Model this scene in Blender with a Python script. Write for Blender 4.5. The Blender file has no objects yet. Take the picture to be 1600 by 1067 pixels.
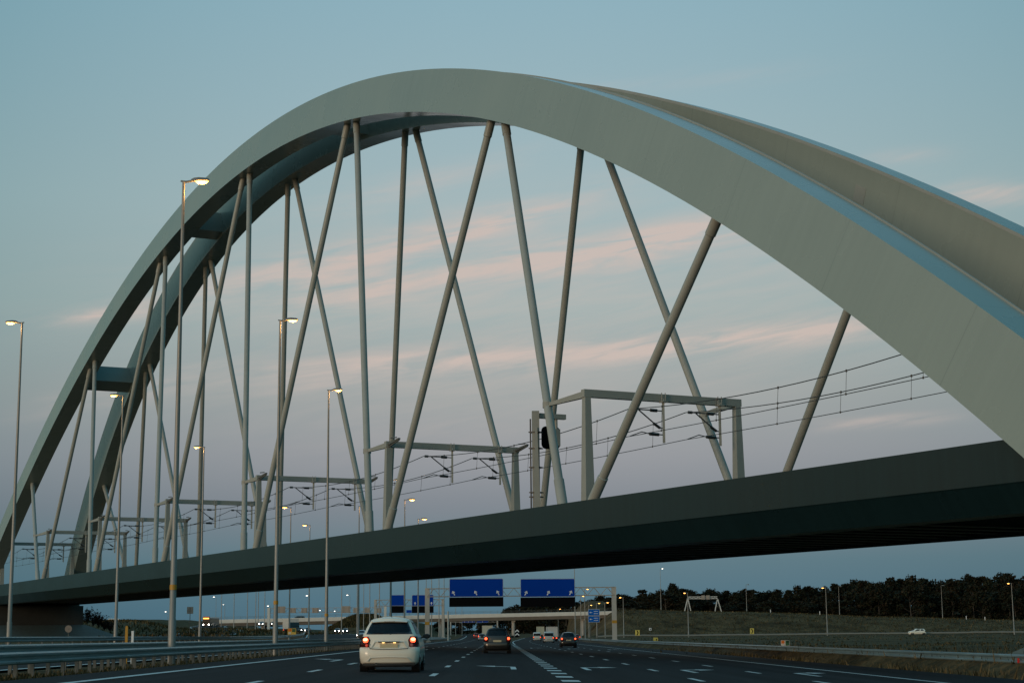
import bpy, bmesh, math, random
from mathutils import Vector, Matrix, noise as mnoise
R = math.radians
random.seed(7)
SC = bpy.context.scene
COL = SC.collection

# ------------------------------------------------------------------ camera
F, HOR, ROLL = 2624.5, 992.7, -0.00867          # focal length (px of 1600), horizon row, roll
PIT = math.atan((HOR - 533.5) / F)
PHI = 0.009                                      # the road runs 0.5 deg left of the camera axis
CAMZ = 1.05


def c2w(x, y, z=0.0):
    """camera-heading frame -> world frame (road along +Y)"""
    return Vector((x * math.cos(PHI) + y * math.sin(PHI), y * math.cos(PHI) - x * math.sin(PHI), z))


def at(px, py, depth):
    """world point seen at pixel (of 1600x1067) at a given distance down the camera heading"""
    a, b = px - 800, py - 533.5
    u = a * math.cos(ROLL) + b * math.sin(ROLL)
    v = -a * math.sin(ROLL) + b * math.cos(ROLL)
    x, y, z = u, F * math.cos(PIT) + v * math.sin(PIT), F * math.sin(PIT) - v * math.cos(PIT)
    s = depth / y
    return c2w(x * s, depth, z * s + CAMZ)


cam = bpy.data.cameras.new('camera')
co = bpy.data.objects.new('camera', cam)
COL.objects.link(co)
cam.lens = F / 1600 * 36
cam.sensor_width = 36
cam.clip_start = 0.1
cam.clip_end = 30000
R0, F0 = c2w(1, 0), c2w(0, 1)
Fw = F0 * math.cos(PIT) + Vector((0, 0, math.sin(PIT)))
U0 = R0.cross(Fw)
Rr = R0 * math.cos(ROLL) + U0 * math.sin(ROLL)
Ur = U0 * math.cos(ROLL) - R0 * math.sin(ROLL)
m = Matrix((Rr, Ur, -Fw)).transposed().to_4x4()
m.translation = Vector((0, 0, CAMZ))
co.matrix_world = m
SC.camera = co

# ------------------------------------------------------------------ materials
MATS = {}


def mat(name, col, rough=0.6, metal=0.0, var=0.0, vscale=1.0, emit=None, estr=0.0, spec=0.5, bump=0.0, bscale=20.0, stretch=None, col2=None):
    if name in MATS:
        return MATS[name]
    M = bpy.data.materials.new(name)
    M.use_nodes = True
    nt = M.node_tree
    b = nt.nodes['Principled BSDF']
    b.inputs['Base Color'].default_value = (*col, 1)
    b.inputs['Roughness'].default_value = rough
    b.inputs['Metallic'].default_value = metal
    b.inputs['Specular IOR Level'].default_value = spec
    if emit:
        b.inputs['Emission Color'].default_value = (*emit, 1)
        b.inputs['Emission Strength'].default_value = estr
    if var or bump:
        tc = nt.nodes.new('ShaderNodeTexCoord')
        mp = nt.nodes.new('ShaderNodeMapping')
        nt.links.new(tc.outputs['Object'], mp.inputs['Vector'])
        if stretch:
            mp.inputs['Scale'].default_value = stretch
    if var:
        n = nt.nodes.new('ShaderNodeTexNoise')
        n.inputs['Scale'].default_value = vscale
        n.inputs['Detail'].default_value = 8
        n.inputs['Roughness'].default_value = 0.65
        nt.links.new(mp.outputs['Vector'], n.inputs['Vector'])
        cr = nt.nodes.new('ShaderNodeValToRGB')
        c2 = col2 or [min(1, c * (1 + var)) for c in col]
        c1 = [c * (1 - var) for c in col]
        cr.color_ramp.elements[0].position = 0.32
        cr.color_ramp.elements[0].color = (*c1, 1)
        cr.color_ramp.elements[1].position = 0.68
        cr.color_ramp.elements[1].color = (*c2, 1)
        nt.links.new(n.outputs['Fac'], cr.inputs['Fac'])
        nt.links.new(cr.outputs['Color'], b.inputs['Base Color'])
    if bump:
        n2 = nt.nodes.new('ShaderNodeTexNoise')
        n2.inputs['Scale'].default_value = bscale
        n2.inputs['Detail'].default_value = 6
        nt.links.new(mp.outputs['Vector'], n2.inputs['Vector'])
        bp = nt.nodes.new('ShaderNodeBump')
        bp.inputs['Strength'].default_value = bump
        bp.inputs['Distance'].default_value = 0.05
        nt.links.new(n2.outputs['Fac'], bp.inputs['Height'])
        nt.links.new(bp.outputs['Normal'], b.inputs['Normal'])
    MATS[name] = M
    return M


def steel_mat(name, col, rough, seam, var=0.06, streak=0.1):
    """painted bridge steel: UV u runs along the member in metres, v across"""
    M = bpy.data.materials.new(name)
    M.use_nodes = True
    nt = M.node_tree
    L = nt.links.new
    b = nt.nodes['Principled BSDF']
    b.inputs['Roughness'].default_value = rough
    uv = nt.nodes.new('ShaderNodeUVMap')
    sx = nt.nodes.new('ShaderNodeSeparateXYZ')
    L(uv.outputs['UV'], sx.inputs[0])
    d = nt.nodes.new('ShaderNodeMath'); d.operation = 'DIVIDE'; d.inputs[1].default_value = seam
    L(sx.outputs['X'], d.inputs[0])
    fr = nt.nodes.new('ShaderNodeMath'); fr.operation = 'FRACT'
    L(d.outputs[0], fr.inputs[0])
    lt = nt.nodes.new('ShaderNodeMath'); lt.operation = 'LESS_THAN'; lt.inputs[1].default_value = 0.06 / seam
    L(fr.outputs[0], lt.inputs[0])
    # weathering: big soft clouds plus narrow streaks running down the plate
    mp = nt.nodes.new('ShaderNodeMapping'); mp.inputs['Scale'].default_value = (2.2, 0.12, 1)
    L(uv.outputs['UV'], mp.inputs['Vector'])
    n1 = nt.nodes.new('ShaderNodeTexNoise'); n1.inputs['Scale'].default_value = 1.0; n1.inputs['Detail'].default_value = 6
    L(mp.outputs['Vector'], n1.inputs['Vector'])
    n2 = nt.nodes.new('ShaderNodeTexNoise'); n2.inputs['Scale'].default_value = 0.12; n2.inputs['Detail'].default_value = 5
    L(uv.outputs['UV'], n2.inputs['Vector'])
    a1 = nt.nodes.new('ShaderNodeMapRange'); a1.inputs[1].default_value = 0.3; a1.inputs[2].default_value = 0.7
    a1.inputs[3].default_value = 1 - streak; a1.inputs[4].default_value = 1.0
    L(n1.outputs['Fac'], a1.inputs[0])
    a2 = nt.nodes.new('ShaderNodeMapRange'); a2.inputs[1].default_value = 0.3; a2.inputs[2].default_value = 0.7
    a2.inputs[3].default_value = 1 - var; a2.inputs[4].default_value = 1 + var
    L(n2.outputs['Fac'], a2.inputs[0])
    mu = nt.nodes.new('ShaderNodeMath'); mu.operation = 'MULTIPLY'
    L(a1.outputs[0], mu.inputs[0]); L(a2.outputs[0], mu.inputs[1])
    s2 = nt.nodes.new('ShaderNodeMath'); s2.operation = 'MULTIPLY_ADD'; s2.inputs[1].default_value = -0.16; s2.inputs[2].default_value = 1.0
    L(lt.outputs[0], s2.inputs[0])
    m2 = nt.nodes.new('ShaderNodeMath'); m2.operation = 'MULTIPLY'
    L(mu.outputs[0], m2.inputs[0]); L(s2.outputs[0], m2.inputs[1])
    vm = nt.nodes.new('ShaderNodeVectorMath'); vm.operation = 'SCALE'; vm.inputs[0].default_value = col
    L(m2.outputs[0], vm.inputs['Scale'])
    L(vm.outputs[0], b.inputs['Base Color'])
    rr = nt.nodes.new('ShaderNodeMapRange'); rr.inputs[1].default_value = 0.3; rr.inputs[2].default_value = 0.7
    rr.inputs[3].default_value = rough - 0.04; rr.inputs[4].default_value = rough + 0.05
    L(n2.outputs['Fac'], rr.inputs[0]); L(rr.outputs[0], b.inputs['Roughness'])
    MATS[name] = M
    return M


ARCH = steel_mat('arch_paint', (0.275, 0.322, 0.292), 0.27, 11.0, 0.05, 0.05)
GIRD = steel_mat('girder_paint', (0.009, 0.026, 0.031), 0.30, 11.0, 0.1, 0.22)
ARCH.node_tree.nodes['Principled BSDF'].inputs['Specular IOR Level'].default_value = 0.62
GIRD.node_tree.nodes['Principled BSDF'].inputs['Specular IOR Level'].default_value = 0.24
HANG = mat('hanger_paint', (0.32, 0.335, 0.31), 0.4, var=0.07, vscale=0.6)
PORT = mat('portal_paint', (0.30, 0.31, 0.285), 0.5, var=0.06, vscale=1.0)
DARKST = mat('dark_steel', (0.035, 0.037, 0.04), 0.5)
WIRE = mat('copper_wire', (0.05, 0.055, 0.06), 0.5)
INSU = mat('insulator_brown', (0.03, 0.03, 0.03), 0.35)
GALV = mat('galvanised_steel', (0.23, 0.30, 0.31), 0.42, 0.5, var=0.22, vscale=1.6, stretch=(1, 0.3, 3))
GALVP = mat('galvanised_post', (0.12, 0.125, 0.115), 0.6, 0.3, var=0.2, vscale=3)
LAMPST = mat('lamp_post_steel', (0.27, 0.26, 0.245), 0.45, 0.35, var=0.1, vscale=2.0, stretch=(1, 1, .3))
LAMPHD = mat('lamp_housing', (0.2, 0.2, 0.19), 0.4)
SODIUM = mat('sodium_lens', (1, 0.8, 0.5), 0.4, emit=(1.0, 0.44, 0.08), estr=7)
LEDL = mat('led_lens', (1, 1, 1), 0.4, emit=(1.0, 0.93, 0.8), estr=6)
YELB = mat('yellow_band', (0.50, 0.25, 0.02), 0.5)
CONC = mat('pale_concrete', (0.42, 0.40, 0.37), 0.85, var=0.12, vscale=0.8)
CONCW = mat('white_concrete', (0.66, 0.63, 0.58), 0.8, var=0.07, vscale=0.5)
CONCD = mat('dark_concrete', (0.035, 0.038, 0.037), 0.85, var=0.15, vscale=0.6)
PAVE = mat('slope_paving', (0.075, 0.105, 0.105), 0.8, var=0.15, vscale=1.5)
WHITEL = mat('road_paint', (0.62, 0.62, 0.60), 0.7, var=0.12, vscale=2.5)
ASPH = mat('asphalt', (0.020, 0.0205, 0.0215), 0.8, spec=0.06, var=0.42, vscale=0.6, stretch=(1.3, 0.02, 1), bump=0.25, bscale=40)
ASPH2 = mat('asphalt_grey', (0.035, 0.036, 0.037), 0.85, spec=0.06, var=0.18, vscale=0.5, stretch=(1, 0.08, 1))
BLUE = mat('sign_blue', (0.001, 0.045, 0.34), 0.6, spec=0.05)
SIGNW = mat('sign_white', (0.8, 0.8, 0.8), 0.5)
SIGNBK = mat('sign_black', (0.006, 0.006, 0.007), 0.9, spec=0.03)
SIGNGR = mat('sign_back_grey', (0.34, 0.29, 0.25), 0.6, var=0.08, vscale=2)
SIGNYE = mat('sign_yellow', (0.75, 0.58, 0.12), 0.5)
SIGNOR = mat('sign_orange', (0.85, 0.22, 0.03), 0.5)
SIGNGN = mat('sign_green', (0.05, 0.16, 0.08), 0.5)
GLASS = mat('car_glass', (0.010, 0.013, 0.016), 0.06, spec=0.6)
TYRE = mat('tyre_rubber', (0.012, 0.012, 0.012), 0.8)
RIM = mat('wheel_rim', (0.3, 0.3, 0.3), 0.35, 0.7)
TRIM = mat('black_trim', (0.014, 0.014, 0.015), 0.5)
CHROME = mat('chrome', (0.6, 0.6, 0.6), 0.15, 1.0)
TAILH = mat('tail_lamp_housing', (0.09, 0.006, 0.006), 0.2)
TAILON = mat('tail_lamp_lit', (0.8, 0.1, 0.04), 0.3, emit=(1.0, 0.10, 0.035), estr=3.2)
TAILHOT = mat('tail_lamp_core', (1, .4, .25), 0.3, emit=(1.0, 0.42, 0.22), estr=3.5)
TAILREV = mat('reversing_lamp', (0.45, 0.18, 0.16), 0.25)
TAILLOW = mat('rear_fog_lamp', (0.35, 0.03, 0.015), 0.25, emit=(1, .05, .02), estr=0.25)
HEADON = mat('head_lamp_lit', (1, 1, 1), 0.3, emit=(1.0, 0.95, 0.85), estr=28)
PLATE = mat('plate_yellow', (0.55, 0.47, 0.30), 0.5)
PLATELIT = mat('plate_lamp', (1, .8, .4), 0.5, emit=(1.0, 0.62, 0.2), estr=2.2)
DISPLAY = mat('bus_display', (.5, .2, .02), 0.5, emit=(1.0, 0.45, 0.08), estr=3.0)


def paint(name, col, rough=0.3):
    if name in MATS:
        return MATS[name]
    M = mat(name, col, rough)
    b = M.node_tree.nodes['Principled BSDF']
    b.inputs['Coat Weight'].default_value = 0.6
    b.inputs['Coat Roughness'].default_value = 0.08
    return M


# ------------------------------------------------------------------ mesh helpers
class MB:
    def __init__(s):
        s.v, s.f, s.uv, s.mi, s.mats = [], [], {}, [], []

    def mslot(s, mt):
        if mt not in s.mats:
            s.mats.append(mt)
        return s.mats.index(mt)

    def face(s, pts, mt=None):
        i = len(s.v)
        s.v += [Vector(p) for p in pts]
        s.f.append(list(range(i, i + len(pts))))
        s.mi.append(s.mslot(mt) if mt else 0)
        return s

    def quads(s, rows, close=False, mt=None, uv=None):
        """grid of rows of points, shared vertices"""
        i0 = len(s.v)
        n = len(rows[0])
        for r_ in rows:
            s.v += [Vector(p) for p in r_]
        mi = s.mslot(mt) if mt else 0
        for a in range(len(rows) - 1):
            for b in range(n if close else n - 1):
                c = (b + 1) % n
                s.f.append([i0 + a * n + b, i0 + a * n + c, i0 + (a + 1) * n + c, i0 + (a + 1) * n + b])
                s.mi.append(mi)
        if uv:
            k = 0
            for r_ in uv:
                for q in r_:
                    s.uv[i0 + k] = q
                    k += 1
        return s

    def hexa(s, p, mt=None):
        """8 corners: bottom 0-3 ccw, top 4-7"""
        i = len(s.v)
        s.v += [Vector(q) for q in p]
        for f in ((3, 2, 1, 0), (4, 5, 6, 7), (0, 1, 5, 4), (1, 2, 6, 5), (2, 3, 7, 6), (3, 0, 4, 7)):
            s.f.append([i + k for k in f])
            s.mi.append(s.mslot(mt) if mt else 0)
        return s

    def box(s, c, d, rot=0.0, mt=None):
        cx, cy, cz = c
        dx, dy, dz = d[0] / 2, d[1] / 2, d[2] / 2
        ca, sa = math.cos(rot), math.sin(rot)
        P = []
        for z in (-dz, dz):
            for x, y in ((-dx, -dy), (dx, -dy), (dx, dy), (-dx, dy)):
                P.append((cx + x * ca - y * sa, cy + x * sa + y * ca, cz + z))
        return s.hexa(P, mt)

    def tube(s, pts, r, n=8, cap=True, mt=None):
        pts = [Vector(p) for p in pts]
        rs = r if isinstance(r, (list, tuple)) else [r] * len(pts)
        rows = []
        for k, p in enumerate(pts):
            d = (pts[min(k + 1, len(pts) - 1)] - pts[max(k - 1, 0)]).normalized()
            up = Vector((0, 0, 1)) if abs(d.z) < 0.9 else Vector((1, 0, 0))
            a = d.cross(up).normalized()
            b = a.cross(d)
            rows.append([p + (a * math.cos(2 * math.pi * j / n) + b * math.sin(2 * math.pi * j / n)) * rs[k] for j in range(n)])
        i0 = len(s.v)
        s.quads(rows, close=True, mt=mt)
        if cap:
            s.f.append([i0 + j for j in range(n)][::-1])
            s.f.append([i0 + (len(pts) - 1) * n + j for j in range(n)])
            mi = s.mslot(mt) if mt else 0
            s.mi += [mi, mi]
        return s

    def bar(s, a, b, w, h=None, mt=None, w2=None, h2=None):
        """rectangular bar from a to b"""
        a, b = Vector(a), Vector(b)
        h = h or w
        w2 = w2 or w
        h2 = h2 or h
        d = (b - a).normalized()
        up = Vector((0, 0, 1)) if abs(d.z) < 0.95 else Vector((0, 1, 0))
        x = d.cross(up).normalized()
        y = x.cross(d)
        P = []
        for q, ww, hh in ((a, w, h), (b, w2, h2)):
            P += [q - x * ww / 2 - y * hh / 2, q + x * ww / 2 - y * hh / 2, q + x * ww / 2 + y * hh / 2, q - x * ww / 2 + y * hh / 2]
        return s.hexa(P, mt)

    def build(s, name, material=None, parent=None, smooth=False, loc=None, sharp=None):
        me = bpy.data.meshes.new(name)
        off = Vector(loc) if loc is not None else Vector((0, 0, 0))
        me.from_pydata([tuple(v - off) for v in s.v], [], s.f)
        if material and not s.mats:
            me.materials.append(material)
        else:
            for q in s.mats:
                me.materials.append(q)
            me.polygons.foreach_set('material_index', s.mi)
        if s.uv:
            ul = me.uv_layers.new(name='UVMap')
            for lp in me.loops:
                ul.data[lp.index].uv = s.uv.get(lp.vertex_index, (0, 0))
        bm = bmesh.new()
        bm.from_mesh(me)
        bmesh.ops.recalc_face_normals(bm, faces=bm.faces)
        bm.to_mesh(me)
        bm.free()
        if smooth:
            for p in me.polygons:
                p.use_smooth = True
            if sharp:
                me.set_sharp_from_angle(angle=R(sharp))
        o = bpy.data.objects.new(name, me)
        COL.objects.link(o)
        if parent:
            o.parent = parent
        elif loc is not None:
            o.location = off
        return o


def tag(o, label=None, cat=None, group=None, kind=None):
    if label:
        o['label'] = label
    if cat:
        o['category'] = cat
    if group:
        o['group'] = group
    if kind:
        o['kind'] = kind
    return o


def empty(name, loc=(0, 0, 0), rz=0.0, label=None, cat=None, group=None):
    o = bpy.data.objects.new(name, None)
    o.location = loc
    o.rotation_euler = (0, 0, rz)
    COL.objects.link(o)
    return tag(o, label, cat, group)


def kids(o):
    return [c for c in ALLKIDS if c.parent == o]


def copy_tree(o):
    """copy of a thing, its parts and their sub-parts (mesh data shared)"""
    c = o.copy()
    COL.objects.link(c)
    for ch in o.children:
        d = ch.copy()
        COL.objects.link(d)
        d.parent = c
        for g in ch.children:
            e = g.copy()
            COL.objects.link(e)
            e.parent = d
    return c


# ------------------------------------------------------------------ terrain and roads
def lerp(a, b, t):
    t = max(0.0, min(1.0, t))
    return a + (b - a) * t


def sm(t):
    t = max(0.0, min(1.0, t))
    return t * t * (3 - 2 * t)


def path(pts, y):
    for (y0, *v0), (y1, *v1) in zip(pts, pts[1:]):
        if y <= y1:
            t = max(0, (y - y0) / (y1 - y0))
            return [a + (b - a) * t for a, b in zip(v0, v1)]
    return list(pts[-1][1:])


def sL(y):
    return -2e-5 * max(0, y - 220) ** 2


def sR(y):
    return 6.5e-5 * max(0, y - 220) ** 2


def rise(y):
    return 0.0035 * max(0, y - 420)


def zmain(x, y):
    x = max(-12.0, min(17.3, x))
    if x < 0:
        z = -0.02 * x
    elif x < 1.7:
        z = -0.015 * x
    else:
        z = -0.0255 - 0.03 * (min(x, 15.0) - 1.7)
    return z + rise(y)


OPP = [(-60, -21.5, 0.0), (220, -21.5, 0.0), (300, -27, 0.5), (400, -38, 1.2), (480, -49, 1.9), (620, -70, 2.7), (800, -106, 3.6), (1200, -210, 5)]
RAMP = [(200, -52, 0.6), (300, -52, 1.7), (400, -66, 2.9), (560, -96, 4.7), (680, -113, 6.4), (860, -124, 7.4), (1100, -140, 8.0), (1500, -165, 8.0)]
EMB = [(-9e3, 3.5), (28, 9.9), (42, 9.9), (85, 8.8), (130, 6.9), (192, 4.7), (300, 4.0), (9000, 4)]


def zopp(x, y):
    cx, cz = path(OPP, y)
    return 0.33 - 0.029 * max(-7.5, min(6.5, x - cx)) + cz


def embz(x):
    return path([(a, b) for a, b in EMB], x)[0]


# bridge frame
TH, CX, CY, ZD, SL = 0.4725, -27.327, 184.045, 8.605 + CAMZ, 0.00361


def B(t, w, z):
    return c2w(CX - math.sin(TH) * t + math.cos(TH) * w, CY + math.cos(TH) * t + math.sin(TH) * w, ZD + z + SL * t)


def bridge_tw(x, y):
    # inverse in plan (world -> t, w)
    xc, yc = x * math.cos(PHI) - y * math.sin(PHI), x * math.sin(PHI) + y * math.cos(PHI)
    dx, dy = xc - CX, yc - CY
    return -math.sin(TH) * dx + math.cos(TH) * dy, math.cos(TH) * dx + math.sin(TH) * dy


def terrain(x, y):
    nz = mnoise.noise(Vector((x * 0.05, y * 0.05, 0))) * 0.25 + mnoise.noise(Vector((x * 0.3, y * 0.3, 3))) * 0.08
    r0 = 16.2 + max(0, y - 250) * 0.03
    if -12.4 + sL(y) <= x <= r0 + 1:
        xs = x - sL(y) if x < 2 else x - sR(y)
        z = zmain(xs, y) - (0.06 if -10.5 < xs < r0 - sR(y) else 0.0)
        if x > r0 - .2:
            z -= 0.05
        if xs < -10.6:
            z -= 0.17 * min(1, (-10.6 - xs) / 1.0)
        return z + (nz * 0.15 if xs < -10.6 or xs > r0 else 0)
    if x > r0 + 1:
        z = lerp(-0.44, -0.6, (x - 17.2) / 6)
        z = lerp(z, 0.25, (y - 90) / 300) if y > 90 else z
        z += nz * (0.25 if x < 24 else 0.8)
        z = lerp(rise(y), z, (x - r0 - 1) / 6)
        e = embz(x) + 7 * sm((y - 740) / 60)
        k = sm((y - 560) / 48) * sm((x - 29) / 14)
        return z + (e - z) * k + nz * (1.5 * k)
    # left
    cx, cz = path(OPP, y)
    if x > cx + 6.5:
        z0 = zmain(-12, y) - 0.17
        t = (x - (cx + 6.5)) / max(0.5, (-12.4 + sL(y)) - (cx + 6.5))
        z = lerp(zopp(cx + 6.5, y), z0, t) + nz * 0.2 * min(1, abs(cx + 18) / 5)
        # mound between the carriageways in front of the overpass
        if y > 520:
            wid = (-12.4 + sL(y)) - (cx + 6.5)
            mt = sm((y - 572) / 34) * sm((x + 65) / 15) * sm((-34 - x) / 11)
            z += (8.6 - z) * mt + nz * mt * 2
        return z
    if x > cx - 7.5:
        return zopp(x, y) - 0.07
    rx, rz = path(RAMP, y)
    zb = zopp(cx - 7.5, y)
    if y < 200:
        k = sm((-38 - x) / 20)
        return zb + nz * 0.8 + k * 0.4
    if x > rx + 7:
        t = (x - (rx + 7)) / max(1.0, (cx - 7.5) - (rx + 7))
        return lerp(rz - 0.05, zb, t) + nz * 0.6 * min(1, 4 * t * (1 - t))
    z = rz - 0.06 if x > rx - 7 else rz + 2.2 * sm((rx - 7 - x) / 14) + nz
    if y < 420 and x < rx - 7:
        z = lerp(zb - .4 + nz, z, (y - 310) / 60 + sm((x - rx + 22) / 15))
        z = lerp(zb + 0.3, z, (y - 200) / 60)
    return z


def axis(parts):
    out = []
    for a, b, n in parts:
        out += [a + (b - a) * i / n for i in range(n)]
    return out + [parts[-1][1]]


XS = axis([(-9000, -1500, 6), (-1500, -300, 12), (-300, -130, 20), (-130, -32, 40), (-32, -8, 24), (-8, 12, 8), (12, 30, 24), (30, 110, 40), (110, 260, 50), (260, 1500, 16), (1500, 9000, 6)])
YS = axis([(-300, 20, 8), (20, 150, 90), (150, 320, 50), (320, 540, 40), (540, 660, 40), (660, 1200, 30), (1200, 12000, 14)])
g = MB()
g.quads([[(x, y, terrain(x, y)) for x in XS] for y in YS])
GRASS = bpy.data.materials.new('rough_grass')
GRASS.use_nodes = True
nt = GRASS.node_tree
b_ = nt.nodes['Principled BSDF']
b_.inputs['Roughness'].default_value = 0.95
b_.inputs['Specular IOR Level'].default_value = 0.1
geo = nt.nodes.new('ShaderNodeNewGeometry')
n1 = nt.nodes.new('ShaderNodeTexNoise'); n1.inputs['Scale'].default_value = 0.16; n1.inputs['Detail'].default_value = 9; n1.inputs['Roughness'].default_value = 0.72
nt.links.new(geo.outputs['Position'], n1.inputs['Vector'])
cr = nt.nodes.new('ShaderNodeValToRGB')
cr.color_ramp.elements[0].position = 0.36; cr.color_ramp.elements[0].color = (0.034, 0.024, 0.012, 1)
cr.color_ramp.elements[1].position = 0.72; cr.color_ramp.elements[1].color = (0.165, 0.117, 0.060, 1)
e = cr.color_ramp.elements.new(0.5); e.color = (0.098, 0.066, 0.031, 1)
nt.links.new(n1.outputs['Fac'], cr.inputs['Fac'])
nt.links.new(cr.outputs['Color'], b_.inputs['Base Color'])
n2 = nt.nodes.new('ShaderNodeTexNoise'); n2.inputs['Scale'].default_value = 1.3; n2.inputs['Detail'].default_value = 6
nt.links.new(geo.outputs['Position'], n2.inputs['Vector'])
bp = nt.nodes.new('ShaderNodeBump'); bp.inputs['Strength'].default_value = 0.9; bp.inputs['Distance'].default_value = 0.6
nt.links.new(n2.outputs['Fac'], bp.inputs['Height']); nt.links.new(bp.outputs['Normal'], b_.inputs['Normal'])
MATS['rough_grass'] = GRASS
tag(g.build('ground', GRASS, smooth=True), kind='structure')

YR = axis([(-60, 160, 55), (160, 700, 90), (700, 1100, 20)])


def strip(name, fx, fz, material, ys=YR, n=6, kind='structure'):
    q = MB()
    q.quads([[(lambda x: (x, y, fz(x, y)))(fx(y)[0] + (fx(y)[1] - fx(y)[0]) * i / n) for i in range(n + 1)] for y in ys])
    return tag(q.build(name, material, smooth=True), kind=kind)


strip('road', lambda y: (-10.4 + sL(y), 1.72 + sL(y) * (1 if y > 250 else 1)), lambda x, y: zmain(x - sL(y), y), ASPH, n=8)
strip('road', lambda y: (1.72 + sR(y) - (0 if y < 330 else 0), 16.2 + sR(y) + max(0, y - 250) * 0.025), lambda x, y: zmain(x - sR(y), y) - 0.004, ASPH, n=8)
strip('road', lambda y: (path(OPP, y)[0] - 7.4, path(OPP, y)[0] + 6.4), lambda x, y: zopp(x, y), ASPH2)
strip('road', lambda y: (path(RAMP, y)[0] - 6, path(RAMP, y)[0] + 6), lambda x, y: path(RAMP, y)[1], ASPH2, ys=[y for y in YR if y >= 262])
# slip road at the foot of the right embankment
q = MB()
q.quads([[(x, 425 + (x - 30) * 0.05 + d, max(terrain(x, 425 + (x - 30) * 0.05 + d2) for d2 in (-4, 0, 4)) + 0.12) for d in (-4, -2, 0, 2, 4)] for x in axis([(24, 330, 80)])])
tag(q.build('slip_road', ASPH2, smooth=True), kind='structure')

# painted markings ---------------------------------------------------------
def mark_strip(mb, x0, x1, y0, y1, sh, lift=0.006, step=6.0):
    n = max(1, int((y1 - y0) / step))
    ys = [y0 + (y1 - y0) * i / n for i in range(n + 1)]
    mb.quads([[(x + sh(y), y, zmain(x, y) + lift) for x in (x0, x1)] for y in ys])


def dashes(mb, x, phase, sh, y1=430, per=12.6, ln=3.1, w=0.16):
    y = phase
    while y > 30:
        y -= per
    while y < y1:
        mark_strip(mb, x - w / 2, x + w / 2, y - ln / 2, y + ln / 2, sh)
        y += per


mk = MB()
mark_strip(mk, -8.95, -8.72, 20, 700, sL)
dashes(mk, -5.3, 36.6, sL)
dashes(mk, -1.76, 46.0, sL)
y = 24.7
while y < 215:
    mark_strip(mk, 1.48, 1.92, y - 0.7, y + 0.7, lambda y: 0)
    y += 4.05
dashes(mk, 5.15, 44.8, sR)
dashes(mk, 8.5, 44.7, sR)
mark_strip(mk, 12.3, 12.48, 20, 520, sR)
mark_strip(mk, 1.3, 1.48, 215, 520, sL)
mark_strip(mk, 1.92, 2.1, 215, 520, sR)


def arrow(mb, x, y, side, sh):
    """stretched bent lane arrow: tail towards the traffic, head turned aside"""
    def P(dx, dy):
        X, Y = x + dx * side, y + dy
        return (X + sh(Y), Y, zmain(X, Y) + 0.006)
    mb.face([P(-.55, 0), P(-.37, 0), P(-.37, 4.2), P(-.55, 4.4)])
    mb.face([P(-.55, 4.4), P(-.37, 4.2), P(0.15, 4.9), P(0.15, 5.5)])
    mb.face([P(0.15, 4.3), P(0.85, 5.9), P(0.15, 6.1)])


for (x, y, s_, sh) in ((-7.0, 66.5, -1, sL), (0.0, 54.5, -1, sL), (3.35, 55.0, 1, sR), (6.75, 54.5, 1, sR), (10.4, 53.0, 1, sR),
                       (-7.0, 152, -1, sL), (-3.5, 152, -1, sL), (0.0, 152, -1, sL), (3.35, 152, 1, sR), (6.75, 152, 1, sR), (10.4, 152, 1, sR)):
    arrow(mk, x, y, s_, sh)
tag(mk.build('road_marking', WHITEL), kind='structure')
mk = MB()
for x0, ln in ((6.2, None), (-7.0, None)):
    ys = [y for y in YR if y > 20]
    mk.quads([[(path(OPP, y)[0] + x0 + d, y, zopp(path(OPP, y)[0] + x0 + d, y) + 0.006) for d in (0, .22)] for y in ys])
for x0 in (-5.6, 5.4):
    ys = [y for y in YR if y > 270]
    mk.quads([[(path(RAMP, y)[0] + x0 + d, y, path(RAMP, y)[1] + 0.01) for d in (0, .3)] for y in ys])
tag(mk.build('road_marking', WHITEL), kind='structure')

# ------------------------------------------------------------------ the railway bridge
bridge = empty('railway_bridge', B(0, 0, 0), 0, 'long grey steel railway bridge with two inclined arches and slanting hanger tubes over the motorway', 'bridge')
BL = Vector(bridge.location)


def bpart(mb, name, material, parent=None, smooth=False, sharp=None):
    mb.v = [v - BL for v in mb.v]
    return mb.build(name, material, parent or bridge, smooth, sharp=sharp)


AW, AK, AB, AD0, AD1, AR, AL, AQ, AZB = 15.10, 0.11418, 2.27442, 3.53531, 0.52706, 42.954, 123.093, 0.96, -0.4907


def archpt(t):
    s = t / AL
    z = AR * (1 - s * s) + AQ * s * s * (1 - s * s) + AZB
    dz = (AR * (-2 * s) + AQ * (2 * s - 4 * s ** 3)) / AL
    n = math.sqrt(1 + dz * dz)
    d = AD0 + AD1 * s * s
    return t, z, t - dz / n * d, z + d / n


def archw(z, side):
    return side * (AW / 2 - AK * (z - AZB))


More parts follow.
